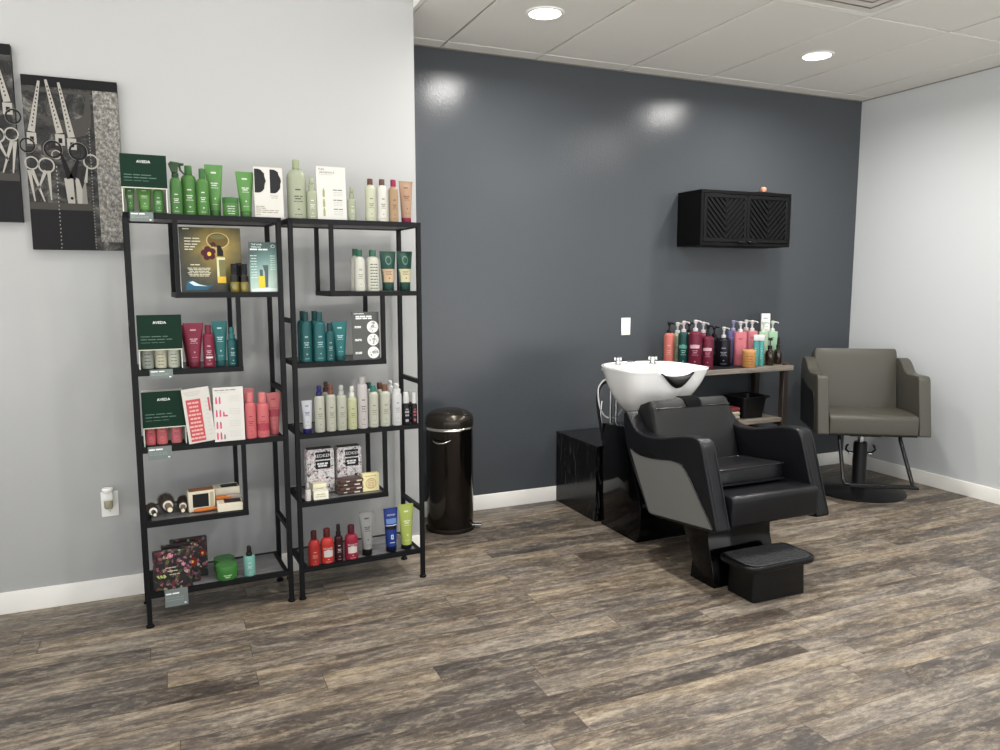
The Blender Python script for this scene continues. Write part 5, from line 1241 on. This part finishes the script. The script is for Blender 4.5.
    def rim(a):
        ca, sa = math.cos(a), math.sin(a)
        if sa >= 0: q = (abs(ca) ** 2.3 + abs(sa) ** 2.3) ** (-1 / 2.3); return Vector((.272 * q * ca, 3.62 - Y0 + .255 * q * sa))
        q = (abs(ca) ** 5.5 + abs(sa) ** 5.5) ** (-1 / 5.5)
        x, y = .272 * q * ca, 3.62 - Y0 + .245 * q * sa
        return Vector((x, y))
    def dip(p):
        f = max(0, min(1, (3.62 - Y0 - p.y) / .20)); x = abs(p.x)
        return .078 * (f ** 1.5) * (math.cos(PI * min(1, x / .125)) * .5 + .5) ** .75
    def ring(rho, z, inset=0, dk=1.0):
        out = []
        for k in range(n):
            a = 2 * PI * k / n; p = rim(a); d = (p - bc); L = d.length
            q = bc + d * max(0, (rho - inset / L))
            out.append((q.x, q.y, z - dip(p) * dk))
        return out
    R_ = []
    outer = [(.05, .655, 0), (.14, .656, 0), (.26, .664, 0), (.40, .684, .05), (.54, .716, .15), (.68, .762, .35), (.80, .815, .6), (.89, .865, .8), (.95, .910, .95), (.985, .940, 1), (1.0, zr - .005, 1)]
    for rho, z, dk in outer: R_.append(ring(rho, z, 0, dk))
    R_.append(ring(.995, zr, 0)); R_.append(ring(1, zr, .016)); 
    inner = [(.97, .945, 1), (.93, .915, .9), (.86, .875, .6), (.76, .835, .35), (.62, .80, .15), (.45, .775, 0), (.25, .765, 0), (.06, .760, 0)]
    for rho, z, dk in inner: R_.append(ring(rho, z, .016, dk))
    bowl = fix(MB().loft(R_).build('wash_bowl', M_CER, t, 'white ceramic wash bowl', sharp=60))
    # rear deck for the taps
    dk_ = MB()
    pts = [rim(2 * PI * k / n) * 1.0 for k in range(6, 31)]
    dk_.prism([(p.x * .985, bc.y + (p.y - bc.y) * .985) for p in pts], 'z', zr - .03, zr - .002, 0, .004, 2)
    dk_.build('tap_deck', M_CER, bowl)
    def tap(x, y, r):
        m = MB().lathe([(0, zr - .004), (.020 * r, zr - .004), (.020 * r, zr + .004), (.013 * r, zr + .008), (.012 * r, zr + .026), (0, zr + .026)], 20, c=(x, y))
        m.build('tap_base', CHROME, t)
        m = MB()
        for k in range(5):
            a = 2 * PI * k / 5 + .4; m.lathe([(0, -.010), (.006, -.010), (.007, 0), (.006, .010), (0, .010)], 12, c=(x + .017 * r * math.cos(a), y + .017 * r * math.sin(a)), M=Matrix.Translation((0, 0, zr + .034)))
        m.lathe([(0, zr + .024), (.015 * r, zr + .024), (.016 * r, zr + .042), (.010 * r, zr + .047), (0, zr + .048)], 20, c=(x, y))
        m.build('tap_handle', CHROME, t)
    tap(-.145, 3.735 - Y0, 1.0); tap(.070, 3.70 - Y0, 1.25)
    MB().tube([(-.06, 3.76 - Y0, zr), (-.06, 3.755 - Y0, zr + .012), (-.045, 3.73 - Y0, zr + .012), (-.02, 3.70 - Y0, zr + .006)], .008, 12).build('spout', CHROME, t)
    # rubber neck rest lining the notch
    rings = []
    for k in range(21):
        x = -.102 + .204 * k / 20; p = Vector((x, 3.376 - Y0)); zlo = zr - dip(p) - .020 * max(0, math.sin(PI * k / 20))
        e = max(0, math.sin(PI * k / 20)) ** .5
        zhi = zr - .012 - .020 * e; dp = .010 + .016 * e
        zlo = min(zlo, zhi - .006); c = Vector((x, 3.372 - Y0 - .008, (zlo + zhi) / 2)); hh = (zhi - zlo) / 2
        rings.append([c + Vector((0, dp * math.cos(2 * PI * j / 16), hh * math.sin(2 * PI * j / 16))) for j in range(16)])
    fix(MB().loft(rings).build('neck_rest', mat('#0c0c0c', .45, spec=.35), t, 'black rubber neck rest'))
    # hoses at the wall side
    def hose(name, pts, r, m): 
        sp = []
        for i in range(len(pts) - 1):
            p0 = Vector(pts[max(i - 1, 0)]); p1 = Vector(pts[i]); p2 = Vector(pts[i + 1]); p3 = Vector(pts[min(i + 2, len(pts) - 1)])
            for k in range(8):
                q = k / 8; sp.append(.5 * ((2 * p1) + (p2 - p0) * q + (2 * p0 - 5 * p1 + 4 * p2 - p3) * q * q + (3 * p1 - p0 - 3 * p2 + p3) * q ** 3))
        sp.append(Vector(pts[-1])); MB().tube(sp, r, 10).build(name, m, t)
    y = 3.80 - Y0
    hose('hose', [(-.16, y - .02, .86), (-.215, y, .83), (-.232, y + .01, .76), (-.222, y + .01, .66), (-.205, y + .005, .56), (-.19, y + .01, .50)], .008, mat('#131314', .5))
    hose('hose', [(-.15, y - .02, .87), (-.20, y - .01, .86), (-.232, y, .81), (-.225, y, .72), (-.195, y, .655), (-.15, y, .632), (-.10, y, .64), (-.07, y, .68)], .0045, mat('#d9d9d6', .3))
    hose('hose', [(-.215, y - .015, .74), (-.222, y - .015, .66), (-.214, y - .02, .612)], .005, mat('#b9bcc0', .2, 1))
shampoo_unit()

t = thing('booster_cushion', 'loose black square cushion lying on the wash chair seat', 'cushion', (2.512, 2.918, .4545), math.radians(0))
t.rotation_euler.x = math.radians(-5.9)
m = MB(); rings = []
for z, k in ((.004, .955), (.010, .985), (.03, 1.0), (.066, .998), (.080, .99), (.088, .965), (.092, .80), (.093, .4)):
    n = 40; rings.append([(.213 * k * (abs(math.cos(a)) ** 9 + abs(math.sin(a)) ** 9) ** (-1 / 9) * math.cos(a), .165 * k * (abs(math.cos(a)) ** 9 + abs(math.sin(a)) ** 9) ** (-1 / 9) * math.sin(a), z) for a in [2 * PI * (j + .5) / n for j in range(n)]])
c_ = fix(m.loft(rings).build('cushion_pad', M_BLK, t))
for z in (.014, .085): MB().tube([(x * .99, y * .99, z) for x, y in smooth_poly([(-.212, -.164, .03), (.212, -.164, .03), (.212, .164, .03), (-.212, .164, .03)], 5)], .0035, 6, closed=True).build('piping', M_BLK, t)

def step_stool():
    t = thing('step_stool', 'low black footrest step with ribbed top in front of the wash chair', 'footstool', (2.495, 2.626, 0))
    pl = mat('#0a0a0b', .32, spec=.35)
    rings = []
    for z, k in ((0, 1.0), (.05, .99), (.15, .965)):
        rings.append([(x * k, y * k, z) for x, y in smooth_poly([(-.152, -.090, .014), (.152, -.090, .014), (.152, .088, .014), (-.152, .088, .014)], 5)])
    fix(MB().loft(rings).build('body', pl, t))
    out = smooth_poly([(-.203, -.122, .07), (.203, -.122, .07), (.203, .108, .05), (-.203, .108, .05)], 6)
    s = NT('ribbed_rubber'); n = s.noise(s.mapping((1, 1, 1)), 90, 4)
    wv = s.n('ShaderNodeTexWave'); wv.inputs['Scale'].default_value = 55; wv.inputs['Distortion'].default_value = 1.5; s.link(s.mapping((.25, 1, 1)), wv.inputs['Vector'])
    s.bump(s.math('ADD', wv.outputs['Fac'], n), .4, .004); rub = s.out(s.ramp(n, [(.35, '#161718'), (.65, '#3c3d3f')]), .6)
    l = MB().prism(out, 'z', .150, .178, 0, .008, 3).build('lid', pl, t)
    MB().prism([(x * .9, y * .9) for x, y in out], 'z', .177, .181, 0, .002, 1).build('rubber_mat', rub, l)
step_stool()

t = thing('plumbing_box', 'black streaked wooden box against the slate wall behind the wash chair', 'box', (2.50, 4.085, 0))
s = NT('black_streaked'); n = s.noise(s.mapping((9, 9, 2.0)), 3.2, 7, .72, 1.2)
M_STRK = s.out(s.ramp(n, [(.47, '#060607'), (.55, '#101011'), (.64, '#383a3b')]), .2, .3)
MB().box(-.20, .19, -.252, .250, 0, .448).build('carcass', M_STRK, t)
MB().box(-.204, .194, -.256, .251, .448, .462, 0, .001, 1).build('top_panel', M_STRK, t)

# ------------------------------------------------------------------ product table
M_RUST = wood('table_top_wood', [(.32, '#4d473f'), (.5, '#6f685e'), (.7, '#8d857a')], (1.4, 24, 24), .6)
M_LEG = wood('table_leg_wood', [(.35, '#1c1613'), (.55, '#2f251f'), (.75, '#43362d')], (22, 22, 1.4), .6)
TX0, TX1, TY0, TY1 = 2.93, 3.955, 3.985, 4.332
t = thing('product_table', 'narrow two tier wood table holding salon bottles against the slate wall', 'table', ((TX0 + TX1) / 2, (TY0 + TY1) / 2, 0))
a, b = (TX1 - TX0) / 2, (TY1 - TY0) / 2
MB().box(-a, a, -b, b, TOPZ - .034, TOPZ, 0, .002, 1).build('tabletop', M_RUST, t)
MB().box(-a + .05, a - .065, -b + .02, b - .02, .462, .490, 0, .002, 1).build('lower_shelf', M_RUST, t)
for x in (-a + .035, a - .05):
    for y in (-b + .035, b - .035): MB().box(x - .021, x + .021, y - .021, y + .021, 0, TOPZ - .034, 0, .002, 1).build('leg', M_LEG, t)
    MB().box(x - .016, x + .016, -b + .05, b - .05, .435, .462).build('cross_bar', M_LEG, t)
t = tag(MB().box(3.20, 3.66, 3.995, 4.29, TOPZ, TOPZ + .0015).build('table_mat', mat('#141518', .6)), 'thin black mat under the bottles on the wood table', 'mat')
t = thing('storage_bin', 'black plastic bin on the lower shelf of the wood table', 'bin', (3.695, 4.15, .4905))
bn = mat('#0b0b0c', .4, spec=.3)
def rr(w, d, z, r=.03): return [(x, y, z) for x, y in smooth_poly([(-w, -d, r), (w, -d, r), (w, d, r), (-w, d, r)], 5)]
fix(MB().loft([rr(.090, .080, 0), rr(.108, .095, .145), rr(.104, .091, .145), rr(.087, .077, .006)]).build('bin_body', bn, t))
fix(MB().loft([rr(.104, .092, .138), rr(.124, .112, .140), rr(.124, .112, .150), rr(.104, .092, .148)], closed=True, caps=False).build('rim', bn, t))
for k, (c, lab) in enumerate((('#8d8a80', 'grey folded towel at the bottom of the pile beside the black bin'), ('#c2b9a4', 'cream folded towel in the middle of the pile beside the black bin'), ('#7a2c36', 'dark red folded towel on top of the pile beside the black bin'))):
    t = thing('folded_towel', lab, 'towel', (3.475, 4.12, .4905 + .0285 * k), math.radians(3 * k - 3), 'folded towels on the lower table shelf')
    prof = smooth_poly([(-.07, 0, .012), (.07, 0, .012), (.07, .0275, .012), (-.07, .0275, .012)], 4)
    MB().prism(prof, 'x', -.085, .085, 0, .004, 2).build('cloth', mat(c, .95, bump=.6, bscale=900), t)
    MB().box(-.083, .083, -.0715, -.066, .012, .0155).build('fold_line', mat('#4a443c', .9), t)
t = thing('hair_tie_coil', 'brown coiled cord lying at the end of the wood table', 'cord', (3.925, 4.035, TOPZ))
MB().tube([((.018 + .004 * math.cos(k)) * math.cos(k * .52), (.018 + .004 * math.cos(k)) * math.sin(k * .52), .0045 + .006 * (k // 12)) for k in range(24)], .004, 8).build('cord', mat('#4a2c1c', .6), t)

# ------------------------------------------------------------------ styling chair
def styling_chair():
    t = thing('styling_chair', 'grey taupe salon styling chair on a round black base in the corner', 'salon chair', (4.304, 3.702, 0), math.radians(-33.1))
    G = leather('leather_taupe', '#46443d', .38); BK = mat('#121212', .3); W = .345
    zb = .435
    for s in (-1, 1):
        prof = smooth_poly([(-.276, zb, .015), (-.195, .818, .03), (-.10, .818, .08), (.055, .808, .09), (.15, .885, .06), (.235, .905, .04), (.285, .87, .06), (.30, .72, .1), (.24, zb, .03)], 6)
        x0, x1 = sorted((s * W, s * (W - .072)))
        a = MB().prism(prof, 'x', x0, x1, 0, .012, 4).build('armrest', G, t)
        x0, x1 = sorted((s * (W + .0005), s * (W + .003)))
        MB().prism(smooth_poly([(-.15, zb + .01), (-.14, .70, .1), (.05, .70, .1), (.255, .76, .05), (.235, zb + .01)], 4), 'x', x0, x1).build('side_panel', mat('#17181a', .4), a, 'black outer side panel')
    seat = smooth_poly([(-.268, zb + .005, .012), (-.264, .565, .035), (-.10, .575, .2), (.22, .555, .02), (.22, zb + .005, .01)], 5)
    MB().prism(seat, 'x', -.270, .270, 0, .010, 3).build('seat', G, t)
    MB().box(-.27, .27, -.25, .24, zb - .006, zb + .006).build('seat_pan', BK, t)
    rings = []
    for (y, z, hw, dep) in ((.150, .55, .268, .10), (.165, .62, .270, .11), (.19, .72, .272, .115), (.215, .82, .274, .118), (.236, .905, .276, .112), (.246, .940, .274, .095), (.256, .958, .266, .06)):
        nrm = Vector((0, -.97, .22)); c = Vector((.006, y, z)); n = 44; ring = []
        for k in range(n):
            a = 2 * PI * k / n; ca, sa = math.cos(a), math.sin(a); q = (abs(ca) ** 8 + abs(sa) ** 8) ** (-1 / 8)
            ring.append(c + Vector((hw * q * ca, 0, 0)) - nrm * (dep / 2 * q * sa + dep / 2))
        rings.append(ring)
    b = fix(MB().loft(rings).build('backrest', G, t))
    MB().lathe([(0, 0), (.300, 0), (.302, .006), (.292, .012), (.10, .022), (.06, .03), (0, .03)], 64).build('base', mat('#141415', .35), t)
    MB().lathe([(0, .028), (.050, .028), (.050, .05), (.046, .06), (.044, .33), (.038, .345), (0, .345)], 28).build('pump_column', BK, t)
    MB().lathe([(0, .34), (.020, .34), (.020, .40), (0, .40)], 20).build('piston', CHROME, t)
    MB().box(-.10, .10, -.10, .10, .395, zb - .006, 0, .006, 2).build('mount_plate', BK, t)
    for s in (-1, 1):
        l = MB().tube([(s * .040, 0, .268), (s * .075, -.004, .270), (s * .095, -.006, .290), (s * .088, -.006, .315), (s * .078, -.006, .322)], .007, 10).build('pump_lever', BK, t)
        MB().lathe([(0, -.012), (.008, -.012), (.008, .012), (0, .012)], 14, M=Matrix.Translation((s * .062, -.002, .262)) @ Matrix.Rotation(PI / 2, 4, 'Y')).build('lever_collar', CHROME, l)
    fp = [(-.190, -.19, zb - .004), (-.190, -.20, .40), (-.196, -.36, .16), (-.19, -.385, .142), (-.16, -.39, .138), (.19, -.39, .138), (.212, -.385, .142), (.215, -.36, .16), (.185, -.20, .40), (.185, -.19, zb - .004)]
    MB().tube(fp, .0125, 12).build('footrest_bar', BK, t)
    MB().box(-.17, .24, -.42, -.36, .128, .142, 0, .004, 2).build('footrest_plate', BK, t)
styling_chair()
